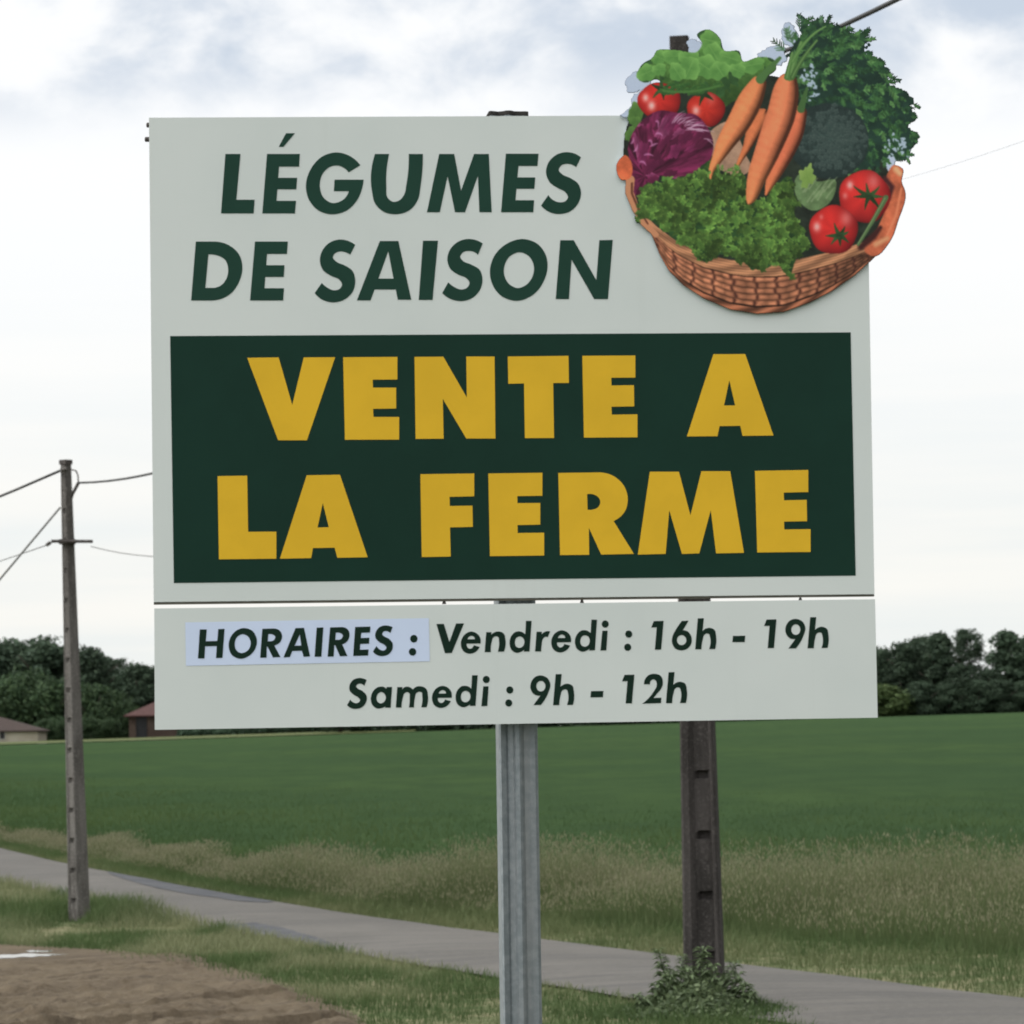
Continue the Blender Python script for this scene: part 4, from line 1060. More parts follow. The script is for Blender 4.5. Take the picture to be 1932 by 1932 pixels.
g_9 = ('1045,640s 1110,668s 1135,730s 1120,790s 1045,918 975,920 1040,830 985,820s 948,765s 955,700s 990,655s', ell(1045, 741, 43, 50))
hours1 = [glyph('G', '60,155 130,153 182,325 245,150 320,148 205,428 140,430'), glyph('G', *g_e),
          glyph('G', '530,232 580,231 577,255 610,232s 650,225s 695,245s 710,295s 697,415 640,416 650,310s 645,280s 625,270s 597,280s 582,320s 573,420 515,420'),
          glyph('G', *g_d), glyph('G', '1005,228 1055,228 1052,255 1075,232s 1105,222s 1133,225 1110,278 1085,276s 1062,300s 1053,345s 1048,413 990,414'),
          glyph('G', *g_e, dx=853, dy=-12), glyph('G', *g_d, dx=617, dy=-11), glyph('G', g_i), glyph('G', ell(1652, 155, 33, 34)),
          glyph('G', ell(1874, 250, 33, 34)), glyph('G', ell(1864, 374, 33, 34)),
          glyph('H', g_1), glyph('H', '492,122 553,119 500,207 540,215s 580,275s 572,340s 532,380s 480,390s 430,372s 402,320s 405,265s 432,208s', ell(489, 297, 43, 46)),
          glyph('H', g_h), glyph('H', '958,258 1070,257 1065,314 952,315'), glyph('H', g_1, dx=1030, dy=-14),
          glyph('G', *g_9, dx=(1840 + 1435 * .3209 - 1260) / .31056 - 945, dy=(103 * .3209) / .31056 - 640),
          glyph('H', g_h, dx=1026, dy=-10)]
hours2 = [glyph('F', '1338,513 1315,502s 1290,498s 1245,510s 1218,548s 1218,585s 1245,615s 1280,637s 1292,655s 1280,672s 1258,676s 1235,665s 1222,650 1200,690 1225,710s 1262,717s 1305,705s 1335,668s 1338,625s 1308,590s 1275,572s 1263,558s 1275,542s 1293,538s 1322,553'),
          glyph('F', '1480,562 1518,561 1508,708 1470,708 1471,699 1440,712s 1415,714s 1380,690s 1368,640s 1385,590s 1420,562s 1455,560s 1478,574', '1442,597s 1466,612s 1474,640s 1460,668s 1435,678s 1412,660s 1408,635s 1420,608s'),
          glyph('F', '1555,562 1592,562 1590,578 1615,560s 1640,562s 1665,580 1690,560s 1725,557s 1760,575s 1772,620s 1762,705 1725,705 1732,625s 1728,600s 1712,595s 1690,605s 1680,640s 1673,706 1637,706 1643,635s 1640,605s 1625,598s 1605,607s 1595,635s 1585,707 1545,707'),
          glyph('G', *g_e, dx=-272, dy=512), glyph('G', *g_d, dx=-509, dy=513), glyph('G', g_i, dx=-1123, dy=525), glyph('G', ell(530, 678, 33, 34)),
          glyph('G', ell(752, 777, 33, 34)), glyph('G', ell(742, 900, 33, 34)), glyph('G', *g_9),
          glyph('H', g_h, dx=(1260 + 1185 * .31056 - 1840) / .3209 - 637, dy=(628 * .31056) / .3209 - 98),
          glyph('G', '1518,788 1635,786 1630,845 1512,847'), glyph('H', g_1, dx=-267, dy=491),
          glyph('H', '145,700 155,655s 190,615s 240,604s 300,625s 318,680s 305,735s 270,780s 232,825 305,822 300,872 130,877 235,765s 262,710s 255,670s 232,655s 210,665s 200,700'),
          glyph('H', g_h, dx=-267, dy=492)]
letters('green_band', [[[(321, 634), (1605, 627), (1614.5, 1086), (328, 1100)]]], 0.0008, m_green, upper)
for rw in (row1, row2[:2], row2[2:]): letters('green_lettering', rw, 0.0009, m_text_g, upper)
for rw in (row3[:5], row3[5:], row4[:2], row4[2:]): letters('yellow_lettering', rw, 0.0018, m_text_y, upper)
letters('paper_strip', [glyph('F', '55,105 1778,75 1785,380 60,412')], 0.0009, m_strip, lower)
for rw in (strip_txt[:8], strip_txt[8:]): letters('strip_lettering', rw, 0.0018, m_text_b, lower)
for rw in (hours1[:9], hours1[9:11], hours1[11:14], hours1[14:15], hours1[15:], hours2[:7], hours2[7:9], hours2[9:11], hours2[11:12], hours2[12:]): letters('hours_lettering', rw, 0.0009, m_text_b, lower)
#BASKET-BEGIN
# ---- printed cut-out of a vegetable basket: painted at 0.4 cells per unit, one flat mesh per vegetable
K_ = 0.40; BX0, BY0, BX1, BY1 = 90, 55, 1870, 1790
Wc, Hc = int((BX1 - BX0) * K_), int((BY1 - BY0) * K_)
ZX, ZY = np.meshgrid(BX0 + np.arange(Wc) / K_, BY0 + np.arange(Hc) / K_)
RGB = np.zeros((Hc, Wc, 3)); ID = np.zeros((Hc, Wc), dtype=np.int16)
PARTS = ['', 'board', 'wicker_basket', 'round_lettuce', 'tomato', 'tomato', 'tomato', 'tomato', 'radicchio', 'carrot', 'carrot', 'carrot', 'carrot', 'broccoli', 'carrot_tops', 'curly_lettuce',
         'turnip', 'chicory', 'basket_handle', 'tomato_stalk', 'basket_handle']
pr = np.random.default_rng(5)

def inside(poly, X, Y):
    m = np.zeros(X.shape, dtype=bool); n = len(poly)
    for i_ in range(n):
        x1, y1 = poly[i_]; x2, y2 = poly[(i_ + 1) % n]
        if y1 == y2: continue
        c_ = ((Y < y1) != (Y < y2)) & (X < (x2 - x1) * (Y - y1) / (y2 - y1) + x1)
        m ^= c_
    return m
def win(x0, y0, x1, y1):
    a = max(int((x0 - BX0) * K_) - 1, 0); b_ = min(int((x1 - BX0) * K_) + 2, Wc); c_ = max(int((y0 - BY0) * K_) - 1, 0); d = min(int((y1 - BY0) * K_) + 2, Hc)
    return (slice(c_, max(d, c_)), slice(a, max(b_, a)))
def P_(txt): return [tuple(float(q) for q in k.split(',')) for k in txt.split()]
def sm(txt): return spline(' '.join(k + 's' for k in txt.split()))
def put(w_, m, rgb, idn=None):
    r_ = RGB[w_]; r_[m] = (rgb if np.ndim(rgb) == 1 else rgb[m])
    if idn: ID[w_][m] = idn
def poly(txt, rgb, idn, smooth=True, var=0.0, vs=0.02, rag=0):
    p = sm(txt) if smooth else P_(txt)
    xs_ = [q[0] for q in p]; ys_ = [q[1] for q in p]; w_ = win(min(xs_) - rag, min(ys_) - rag, max(xs_) + rag, max(ys_) + rag)
    X, Y = ZX[w_], ZY[w_]
    if rag:
        X = X + rag * (fbm(X * 0.03, Y * 0.03, 201) - 0.5) * 2; Y = Y + rag * (fbm(X * 0.03, Y * 0.03, 202) - 0.5) * 2
    m = inside(p, X, Y)
    c_ = np.array(rgb, dtype=float)[None, None] * np.ones(X.shape + (1,))
    if var: c_ = c_ * (1 + var * 2 * (fbm(ZX[w_] * vs, ZY[w_] * vs, idn + 300, 5, 0.6) - 0.5))[..., None]
    put(w_, m, c_, idn)
    return w_, m
def stroke(pts, wd, rgb, idn=None, soft=None):
    """tapered brush along a polyline; wd is a list or number"""
    wd = wd if isinstance(wd, (list, tuple)) else [wd] * len(pts)
    mw = max(wd)
    w_ = win(min(p[0] for p in pts) - mw, min(p[1] for p in pts) - mw, max(p[0] for p in pts) + mw, max(p[1] for p in pts) + mw)
    X, Y = ZX[w_], ZY[w_]
    if X.size == 0: return
    best = np.full(X.shape, 9.0)
    for i_ in range(len(pts) - 1):
        (x1, y1), (x2, y2) = pts[i_], pts[i_ + 1]; L2 = (x2 - x1) ** 2 + (y2 - y1) ** 2 + 1e-6
        t_ = np.clip(((X - x1) * (x2 - x1) + (Y - y1) * (y2 - y1)) / L2, 0, 1)
        d = np.hypot(X - x1 - t_ * (x2 - x1), Y - y1 - t_ * (y2 - y1)) / (wd[i_] * (1 - t_) + wd[i_ + 1] * t_ + 1e-6)
        best = np.minimum(best, d)
    m = best < 1
    if soft:
        a = (np.clip(1 - best, 0, 1) * soft)[..., None]; a = np.clip(a, 0, 1)
        r_ = RGB[w_]; r_[:] = r_ * (1 - a) + np.array(rgb) * a
        if idn: ID[w_][best < 0.6] = idn
    else: put(w_, m, np.array(rgb, dtype=float), idn)
def curve(p0, p1, p2, n=8): return [((1 - t_) ** 2 * p0[0] + 2 * t_ * (1 - t_) * p1[0] + t_ ** 2 * p2[0], (1 - t_) ** 2 * p0[1] + 2 * t_ * (1 - t_) * p1[1] + t_ ** 2 * p2[1]) for t_ in np.linspace(0, 1, n)]
def leaf(cx, cy, rx, ry, rot, ca, cb, idn, ruffle=0.2, lobes=5, ph=0.0, vein=None, clip=None, light=(-0.5, -0.8)):
    R_ = max(rx, ry) * (1 + ruffle); w_ = win(cx - R_, cy - R_, cx + R_, cy + R_); X, Y = ZX[w_] - cx, ZY[w_] - cy
    if X.size == 0: return
    c_, s_ = math.cos(rot), math.sin(rot); u = (X * c_ + Y * s_) / rx; v_ = (-X * s_ + Y * c_) / ry
    r_ = np.hypot(u, v_); th = np.arctan2(v_, u)
    lim = 1 + ruffle * (0.6 * np.sin(lobes * th + ph) + 0.4 * np.sin((2 * lobes + 1) * th + ph * 2.3))
    m = r_ < lim
    if clip is not None: m &= clip[w_]
    q = np.clip(r_ / np.maximum(lim, 0.2), 0, 1)
    lit = 0.5 + 0.5 * (u * light[0] + v_ * light[1]) * 0.8 + 0.18 * np.sin(lobes * th + ph)
    f_ = np.clip(0.22 + 0.62 * lit * (0.45 + 0.55 * q) + 0.14 * q ** 4, 0, 1)[..., None]
    col_ = np.array(ca) * (1 - f_) + np.array(cb) * f_
    if vein is not None:
        vm = (np.abs(v_) < 0.05) & (np.abs(u) < 0.8); col_[vm] = col_[vm] * 0.5 + np.array(vein) * 0.5
    put(w_, m, col_, idn)

# pale bare board showing between and beside the leaves
for tx in ('165,520 160,450 215,405 300,440 290,500 230,520', '495,255 540,220 590,250 580,300 510,290', '900,320 960,270 1050,270 1060,350 960,370', '1050,150 1075,130 1110,150 1110,260 1060,260',
           '125,662 185,600 205,540 250,515 220,640 185,668', '1590,950 1640,880 1700,870 1680,930 1615,985', '1660,760 1760,780 1760,900 1650,900'):
    poly(tx, (166, 181, 200), 1, rag=16)
# dark interior the vegetables sit in
poly('230,600 500,500 900,420 1250,520 1550,850 1640,960 1650,1330 1500,1440 1100,1520 700,1480 350,1300 190,1100', (34, 42, 34), 15, var=0.4)
# round-leaf lettuce, top left
lt = sm('222,440 250,365 310,325 335,285 390,280 470,285 560,295 590,250 560,195 620,165 690,215 715,285 800,290 820,345 900,325 1000,345 1010,385 940,450 900,520 760,580 700,620 560,540 470,520 400,500 330,450 270,470')
cl_lt = inside(lt, ZX, ZY)
w_ = win(200, 150, 1030, 640); mm = cl_lt[w_]; put(w_, mm, np.array((44, 74, 40)) * (0.8 + 0.5 * fbm(ZX[w_] * .02, ZY[w_] * .02, 210))[..., None], 3)
for k in range(150):
    x, y = pr.uniform(220, 1000), pr.uniform(280, 600)
    if not inside(lt, np.array([[x]]), np.array([[y]]))[0, 0]: continue
    d_ = np.clip((y - 330) / 200, 0, 1); leaf(x, y, pr.uniform(22, 48), pr.uniform(16, 34), pr.uniform(0, 3.1), np.array((52, 92, 42)) * (1 - .35 * d_), np.array((104, 152, 72)) * (1 - .45 * d_), 3, 0.25, 3, k, clip=cl_lt)
for (x, y, a, b_, rt) in ((345, 325, 42, 46, .4), (275, 415, 56, 48, -.4), (430, 320, 62, 48, 0), (520, 330, 62, 46, .2), (635, 230, 62, 68, .2), (655, 300, 60, 50, 1), (610, 380, 70, 66, .6), (520, 390, 66, 60, 2), (750, 330, 66, 50, .3), (450, 410, 55, 45, 1), (350, 395, 40, 36, 0), (690, 400, 50, 60, 1), (870, 370, 70, 46, -.2), (790, 400, 46, 40, .4)):
    leaf(x, y, a, b_, rt, (58, 104, 48), (118, 168, 86), 3, 0.16, 3, x, vein=(112, 158, 84), clip=cl_lt)
for (x, y, a, b_) in ((215, 640, 42, 58), (188, 760, 30, 50), (212, 690, 36, 30)): leaf(x, y, a, b_, 0.3, (52, 84, 40), (92, 130, 62), 3, 0.2, 3, x)
# dark herbs behind, right
dm = sm('1075,340 1110,240 1150,170 1135,90 1160,75 1175,150 1260,90 1290,130 1360,128 1430,180 1500,195 1530,262 1520,310 1595,332 1650,420 1640,450 1720,510 1785,560 1790,640 1805,665 1752,720 1812,765 1775,850 1735,905 1650,890 1560,965 1480,990 1350,930 1200,720 1150,580')
X2 = ZX + 26 * (fbm(ZX * .035, ZY * .035, 220) - .5) * 2; Y2 = ZY + 26 * (fbm(ZX * .035, ZY * .035, 221) - .5) * 2
cl_dm = inside(dm, X2, Y2)
put((slice(None), slice(None)), cl_dm, np.array((30, 52, 42)) * (0.75 + 0.55 * fbm(ZX * .02, ZY * .02, 222))[..., None], 14)
def spray(x, y, a, L, ca, idn=14, n=6, wd=5.0):
    """feathery frond: a stalk with short side needles"""
    ex_, ey_ = x + math.cos(a) * L, y + math.sin(a) * L
    stroke([(x, y), (ex_, ey_)], [wd * .7, wd * .4], ca, idn)
    for k in range(n):
        t_ = (k + .6) / n; bx, by = x + (ex_ - x) * t_, y + (ey_ - y) * t_
        for s_ in (-1, 1):
            b2 = a + s_ * pr.uniform(.5, 1.0); l2 = L * .42 * (1.1 - .6 * t_) * pr.uniform(.7, 1.2)
            stroke([(bx, by), (bx + math.cos(b2) * l2, by + math.sin(b2) * l2)], [wd, wd * .45], np.array(ca) * pr.uniform(.8, 1.25), idn)
for k in range(420):
    x, y = pr.uniform(1080, 1800), pr.uniform(110, 960)
    if not cl_dm[int((y - BY0) * K_), int((x - BX0) * K_)]: continue
    if x < 1480 and y > 560 and x + 0.2 * y < 1560: continue
    a = math.atan2(y - 380, x - 1080) + pr.uniform(-.7, .9)
    tone = pr.choice([0, 1, 2], p=[.45, .38, .17]); ca = [(36, 64, 42), (52, 88, 50), (76, 116, 66)][tone]
    spray(x, y, a, pr.uniform(38, 78) * (0.55 if x > 1690 else 1.0), ca)
for (x, y, a, L) in ((1140, 160, -1.6, 80), (1262, 140, -1.5, 50), (1080, 230, -1.8, 70), (1060, 290, -2.4, 90), (1105, 250, -1.9, 90)):
    spray(x, y, a, L, (70, 102, 72), n=5, wd=5)
# bare board glimpsed through the herbs
for k in range(46):
    x, y = (pr.normal(1205, 28), pr.uniform(370, 570)) if k < 26 else (pr.normal(1710, 40), pr.uniform(760, 900))
    leaf(x, y, pr.uniform(6, 17), pr.uniform(4, 10), pr.uniform(0, 3), (130, 150, 160), (170, 188, 204), 1, .3, 3, k)
# broccoli
bm_ = (np.hypot((ZX - 1310) / 225, (ZY - 800) / 215) + 0.10 * (fbm(ZX * .02, ZY * .02, 230) - .5)) < 1
bn = fbm(ZX * .09, ZY * .09, 231, 3, .6)
put((slice(None), slice(None)), bm_, (np.array((30, 42, 40)) + (bn * 46 * np.clip(1.25 - np.hypot((ZX - 1330) / 240, (ZY - 790) / 200), 0, 1))[..., None] * np.array((.85, 1.05, .95))), 13)
for k in range(260):
    x, y = pr.normal(1340, 100), pr.normal(800, 85)
    if np.hypot((x - 1310) / 215, (y - 800) / 205) < 1: leaf(x, y, pr.uniform(8, 17), pr.uniform(8, 15), 0, (40, 55, 52), (70, 86, 80), 13, .25, 4, k)
# turnip behind the carrots
w_, m = poly('640,745 700,700 750,685 790,760 830,860 865,960 800,1000 740,985 690,960 640,860', (150, 120, 98), 16, var=.25)
# chicory
poly('1120,1010 1200,960 1235,1025 1345,1020 1320,1140 1220,1195 1130,1130', (84, 108, 70), 17, var=.35)
for k in range(14):
    a = pr.uniform(-.5, .9); x, y = 1150 + 12 * k, 1150 - pr.uniform(0, 90)
    stroke(curve((x, y), (x + 20, y - 30), (x + 50 * math.cos(a), y - 60)), [9, 7, 6, 6, 5, 5, 4, 3], (128, 148, 108), 17, soft=.8)
leaf(1185, 1000, 42, 62, .2, (92, 124, 56), (132, 160, 84), 17, .3, 4, 1)

def tomato(cx, cy, rx, ry, idn, hl, base=(196, 46, 38)):
    w_ = win(cx - rx * 1.1, cy - ry * 1.1, cx + rx * 1.1, cy + ry * 1.1); X, Y = ZX[w_] - cx, ZY[w_] - cy
    th = np.arctan2(Y, X); r_ = np.hypot(X / rx, Y / ry) / (1 + .025 * np.sin(5 * th + cx))
    m = r_ < 1; nz = np.sqrt(np.clip(1 - r_ ** 2, 0, 1)); lit = np.clip(.30 + .62 * nz - .20 * (X / rx) - .22 * (Y / ry) * 1.0, 0.12, 1.1)
    lit = lit + .05 * np.sin(6 * th)
    c_ = np.array((78, 14, 18)) + (np.array(base) - np.array((78, 14, 18))) * lit[..., None]
    for (hx, hy, hr, ha) in hl:
        g = np.exp(-(((ZX[w_] - hx) / hr) ** 2 + ((ZY[w_] - hy) / (hr * 1.3)) ** 2)) * ha
        c_ = c_ * (1 - g[..., None]) + np.array((238, 214, 206)) * g[..., None]
    put(w_, m, c_, idn)
def calyx(cx, cy, R_, n, a0, idn):
    for k in range(n):
        a = a0 + k * 2 * math.pi / n + pr.uniform(-.25, .25); L = R_ * pr.uniform(.75, 1.15)
        stroke(curve((cx, cy), (cx + math.cos(a) * L * .6, cy + math.sin(a) * L * .4), (cx + math.cos(a) * L, cy + math.sin(a) * L)), [11, 12, 11, 10, 8, 6, 4, 2], np.array((38, 62, 34)) * pr.uniform(.8, 1.3), idn)
    stroke([(cx - 8, cy), (cx + 8, cy)], 20, (34, 48, 30), idn, soft=.9)
tomato(350, 572, 122, 104, 4, [(272, 555, 17, .7), (306, 600, 20, .75)])
tomato(612, 622, 108, 100, 5, [(556, 628, 20, .65), (640, 560, 26, .2)], (190, 48, 36))
calyx(365, 505, 70, 6, .3, 4); calyx(600, 535, 60, 5, .5, 5)
for k in range(20): leaf(pr.uniform(350, 690), pr.uniform(478, 530), pr.uniform(14, 30), pr.uniform(8, 15), pr.uniform(-.6, .6), (34, 66, 34), (66, 108, 50), 3, .25, 4, k)
stroke(curve((370, 515), (520, 540), (690, 485)), [7] * 8, (66, 106, 52), 3)
# radicchio
rp = sm('172,850 205,745 265,672 350,628 450,640 560,655 625,730 655,820 635,905 560,980 480,1012 400,1012 350,1000 345,1025 310,1065 285,1105 225,1125 190,1060 168,960 180,900')
cl_r = inside(rp, ZX, ZY)
ang = np.arctan2(ZY - 1000, ZX - 270); rad_ = np.hypot(ZX - 270, ZY - 1000)
rn = fbm(ang * 7 + 30, rad_ * .006, 240, 5, .6)
f_ = np.clip((rn - .32) / .38, 0, 1)[..., None]
put((slice(None), slice(None)), cl_r, np.array((52, 18, 34)) * (1 - f_) + np.array((124, 40, 80)) * f_, 8)
for k in range(46):
    x, y = pr.uniform(180, 640), pr.uniform(640, 1090); a = math.atan2(y - 1010, x - 260) + pr.uniform(-.5, .5)
    leaf(x, y, pr.uniform(30, 75), pr.uniform(14, 32), a, (66, 22, 46), [(136, 48, 92), (104, 34, 66), (86, 30, 54), (160, 76, 118)][k % 4], 8, .25, 4, k, clip=cl_r)
for k in range(26):
    s_ = pr.uniform(0, 1); x0_, y0_ = 420 + 190 * s_ + pr.normal(0, 10), 690 + 110 * s_ ** 2 + pr.normal(0, 16); a = -.9 + 1.5 * s_ + pr.uniform(-.35, .35); L = pr.uniform(40, 95)
    stroke(curve((x0_, y0_), (x0_ + L * .5 * math.cos(a - .3), y0_ + L * .5 * math.sin(a - .3)), (x0_ + L * math.cos(a), y0_ + L * math.sin(a))), [3, 4.5, 5, 5, 4, 3, 2.5, 1.5], (188, 158, 178), None, soft=.85)
for (x, y, L, a) in ((330, 760, 40, .3), (300, 830, 44, -.4), (240, 920, 40, .5), (205, 860, 46, -1.1), (265, 880, 50, .1), (330, 690, 36, 1.2), (190, 815, 34, -1.2), (290, 800, 30, .9)):
    stroke(curve((x, y), (x + L * .5, y - 12), (x + L * math.cos(a), y + L * math.sin(a))), [5, 8, 10, 10, 9, 7, 5, 3], (196, 130, 176), None, soft=.75)
RGB[~cl_r & (ID == 8)] = (90, 30, 60)

# basket body
def rim(x): return np.interp(x, [150, 240, 330, 450, 600, 750, 850, 1000, 1100, 1350, 1530, 1660], [1040, 1225, 1320, 1410, 1478, 1512, 1525, 1525, 1515, 1460, 1405, 1330])
def bot(x): return np.interp(x, [160, 220, 290, 350, 400, 480, 600, 750, 900, 1050, 1200, 1330, 1450, 1560, 1650], [1080, 1215, 1295, 1440, 1530, 1612, 1690, 1752, 1776, 1766, 1712, 1645, 1562, 1465, 1375])
ry_, by_ = rim(ZX), bot(ZX)
inb = (ZX > 158) & (ZX < 1655) & (ZY > ry_ - 40) & (ZY < by_)
v_ = np.clip((ZY - ry_) / np.maximum(by_ - ry_, 30), -.3, 1)
u = np.arcsin(np.clip((ZX - 900) / 790, -1, 1)) * 6.4 + .35 * (fbm(ZX * .008, ZY * .02, 253) - .5)
wob = .05 * (fbm(ZX * .012, ZY * .012, 250) - .5)
row_f = (v_ + wob) * 7.0; row = np.floor(row_f); fr = row_f - row
lump = np.abs(np.cos(np.pi * (u + .12 * (row % 2))))
strand = np.sin(np.pi * fr) ** .6
sh_ = (.42 + .58 * strand) * (.72 + .28 * lump)
gap = np.exp(-(((u + .5 + .10 * (row % 2)) % 1 - .5) / .085) ** 2) * np.clip(.35 + .9 * np.sin(np.pi * fr), 0, 1) * (v_ > .16) * (v_ < .86)
cellt = np.sin(row * 12.9898 + np.floor(u + .5) * 78.233) * 43758.5453; cellt = cellt - np.floor(cellt)
base_c = np.array((176, 114, 82)) * (0.82 + .30 * cellt[..., None]) * (0.86 + .34 * fbm(ZX * .03, ZY * .11, 251, 4, .6))[..., None]
sidef = np.clip(1.12 - .34 * ((ZX - 700) / 700) ** 2, .65, 1.1)
c_ = base_c * (sh_ * sidef)[..., None]
c_ = c_ * (1 - .82 * np.clip(gap, 0, 1)[..., None]) + np.array((50, 26, 22)) * (.82 * np.clip(gap, 0, 1))[..., None]
# twisted rim above, plaited foot below
tw = .5 + .5 * np.sin((ZX * .028 + (ZY - ry_) * .10) + 3 * fbm(ZX * .01, ZY * .01, 252)); ln = .5 + .5 * np.sin((ZY - ry_) * .42 + ZX * .012)
rimc = np.array((168, 118, 84)) * (.62 + .34 * tw + .24 * ln)[..., None]
mr = (v_ < .17); c_[mr] = rimc[mr]
ft = .5 + .5 * np.sin(ZX * .034 - (by_ - ZY) * .09 + 2); ftc = np.array((158, 98, 70)) * (.5 + .6 * ft)[..., None]
mf = v_ > .86; c_[mf] = ftc[mf]
mg = (np.abs(v_ - .845) < .022) | (np.abs(v_ - .175) < .014); c_[mg] *= .45
put((slice(None), slice(None)), inb, np.clip(c_, 0, 255), 2)
# left rim seen edge-on and right handle
stroke(P_('185,1020 180,1090 215,1180 262,1262 330,1330'), [26, 24, 22, 20, 16], (176, 122, 88), 2); stroke(P_('196,1040 196,1100 232,1185 285,1268'), [6, 6, 6, 5], (92, 54, 40), None)
poly('108,930 160,880 182,900 178,1015 140,1022', (196, 96, 60), 18, var=.25)
poly('1640,985 1680,935 1728,958 1722,1030 1742,1085 1702,1250 1660,1360 1560,1452 1515,1430 1590,1280 1640,1150', (176, 92, 62), 20, var=.3)
stroke(P_('1690,960 1712,985'), [26, 22], (206, 158, 114), 20, soft=1.3); stroke(P_('1720,1070 1690,1220 1640,1330'), [10, 14, 10], (206, 120, 84), 20, soft=1.2); stroke(P_('1575,1385 1640,1350'), [24, 20], (196, 138, 98), 20, soft=1.2)
stroke(P_('1625,1010 1665,1060 1650,1130'), [20, 24, 14], (66, 34, 34), 20, soft=1.4); stroke(P_('1490,1400 1560,1340 1600,1290'), [26, 28, 16], (58, 30, 28), 20, soft=1.5)
# right tomatoes
tomato(1510, 1115, 146, 150, 6, [(1428, 1050, 18, .65), (1560, 1030, 34, .28), (1400, 1110, 14, .35)], (202, 46, 42))
calyx(1535, 1112, 95, 7, .2, 6)
tomato(1335, 1302, 138, 138, 7, [(1240, 1285, 20, .65), (1405, 1240, 32, .3), (1265, 1230, 12, .3)], (200, 44, 40))
calyx(1368, 1335, 70, 7, .6, 7)
stroke(curve((1632, 1120), (1580, 1220), (1475, 1385)), [15, 14, 13, 12, 11, 10, 9, 8], (74, 100, 62), 19); stroke(curve((1627, 1122), (1575, 1218), (1472, 1382)), [5] * 8, (112, 138, 92), None, soft=1)
# curly lettuce, front
cp = sm('240,1135 262,1050 330,1028 450,1012 560,962 640,915 700,985 830,1000 862,1105 930,1140 1035,1022 1085,1005 1112,1085 1115,1205 1180,1330 1205,1400 1130,1450 1112,1512 1070,1562 1028,1500 900,1532 830,1490 700,1442 600,1482 540,1432 470,1382 370,1312 320,1262 270,1240 228,1252 245,1190')
X3 = ZX + 20 * (fbm(ZX * .03, ZY * .03, 260) - .5) * 2; Y3 = ZY + 22 * (fbm(ZX * .03, ZY * .03, 261) - .5) * 2
cl_c = inside(cp, X3, Y3)
put((slice(None), slice(None)), cl_c, np.array((36, 62, 32)) * (.7 + .7 * fbm(ZX * .03, ZY * .03, 262))[..., None], 15)
pts_ = [(pr.uniform(225, 1210), pr.uniform(915, 1565)) for k in range(1500)]
pts_ = [p for p in pts_ if cl_c[int((p[1] - BY0) * K_), int((p[0] - BX0) * K_)]]
for k, (x, y) in enumerate(pts_):
    shade = .62 + .6 * fbm(np.array([x * .008]), np.array([y * .008]), 263)[0] - .12 * (y > 1400)
    if x > 640 and y < 1130: shade *= .8
    tone = pr.uniform(.65, 1.2) * shade
    rr = pr.uniform(10, 26)
    leaf(x, y, rr * 1.25, rr * .8, pr.uniform(0, 3.14), np.array((44, 78, 34)) * tone, np.array((112, 150, 66)) * tone * pr.uniform(.8, 1.15), 15, .42, pr.integers(3, 6), k, clip=None if pr.random() < .5 else cl_c)
# carrots
def carrot(sp, idn, base=(222, 130, 82)):
    pts = [(a, b_) for a, b_, c__ in sp]; wds = [c__ for a, b_, c__ in sp]
    w_ = win(min(p[0] for p in pts) - 90, min(p[1] for p in pts) - 90, max(p[0] for p in pts) + 90, max(p[1] for p in pts) + 90); X, Y = ZX[w_], ZY[w_]
    # densify with a Catmull-Rom pass
    A = np.array([sp[0]] + list(sp) + [sp[-1]], dtype=float); D = []
    for i_ in range(1, len(A) - 2):
        for t_ in np.linspace(0, 1, 7)[:-1]:
            D.append(.5 * ((2 * A[i_]) + (-A[i_ - 1] + A[i_ + 1]) * t_ + (2 * A[i_ - 1] - 5 * A[i_] + 4 * A[i_ + 1] - A[i_ + 2]) * t_ ** 2 + (-A[i_ - 1] + 3 * A[i_] - 3 * A[i_ + 1] + A[i_ + 2]) * t_ ** 3))
    D.append(A[-1]); D = np.array(D)
    best = np.full(X.shape, 99.0); sgn = np.zeros(X.shape); along = np.zeros(X.shape); acc = 0
    for i_ in range(len(D) - 1):
        x1, y1, w1 = D[i_]; x2, y2, w2 = D[i_ + 1]; dx_, dy_ = x2 - x1, y2 - y1; L = math.hypot(dx_, dy_) + 1e-6
        t_ = np.clip(((X - x1) * dx_ + (Y - y1) * dy_) / L ** 2, 0, 1); qx, qy = X - x1 - t_ * dx_, Y - y1 - t_ * dy_
        d = np.hypot(qx, qy) / (w1 * (1 - t_) + w2 * t_ + .5); mm_ = d < best
        best = np.where(mm_, d, best); sgn = np.where(mm_, np.sign(dx_ * qy - dy_ * qx) * d, sgn); along = np.where(mm_, acc + t_ * L, along); acc += L
    m = best < 1
    lit = np.clip(.62 + .46 * np.sqrt(np.clip(1 - (sgn - .25) ** 2, 0, 1)) - .42 * np.clip(-sgn - .1, 0, 1), .35, 1.1)
    ring = 1 + .03 * np.sin(along * .13 + 9 * fbm(X * .012, Y * .012, idn)) * (fbm(along * .02, sgn * 2, idn + 7) > .5) + .14 * (fbm(along * .012, sgn * 1.5 + 9, idn + 8, 4) - .5)
    c_ = np.array(base)[None, None] * (lit * ring * .93)[..., None]
    tipk = np.clip((along / acc - .55) / .45, 0, 1)[..., None]; c_ = c_ * (1 - .25 * tipk) + np.array((205, 140, 70)) * .25 * tipk
    put(w_, m, np.clip(c_, 0, 255), idn)
carrot([(930, 660, 44), (885, 740, 42), (842, 840, 23), (800, 920, 12), (772, 995, 4)], 10, (200, 112, 70))
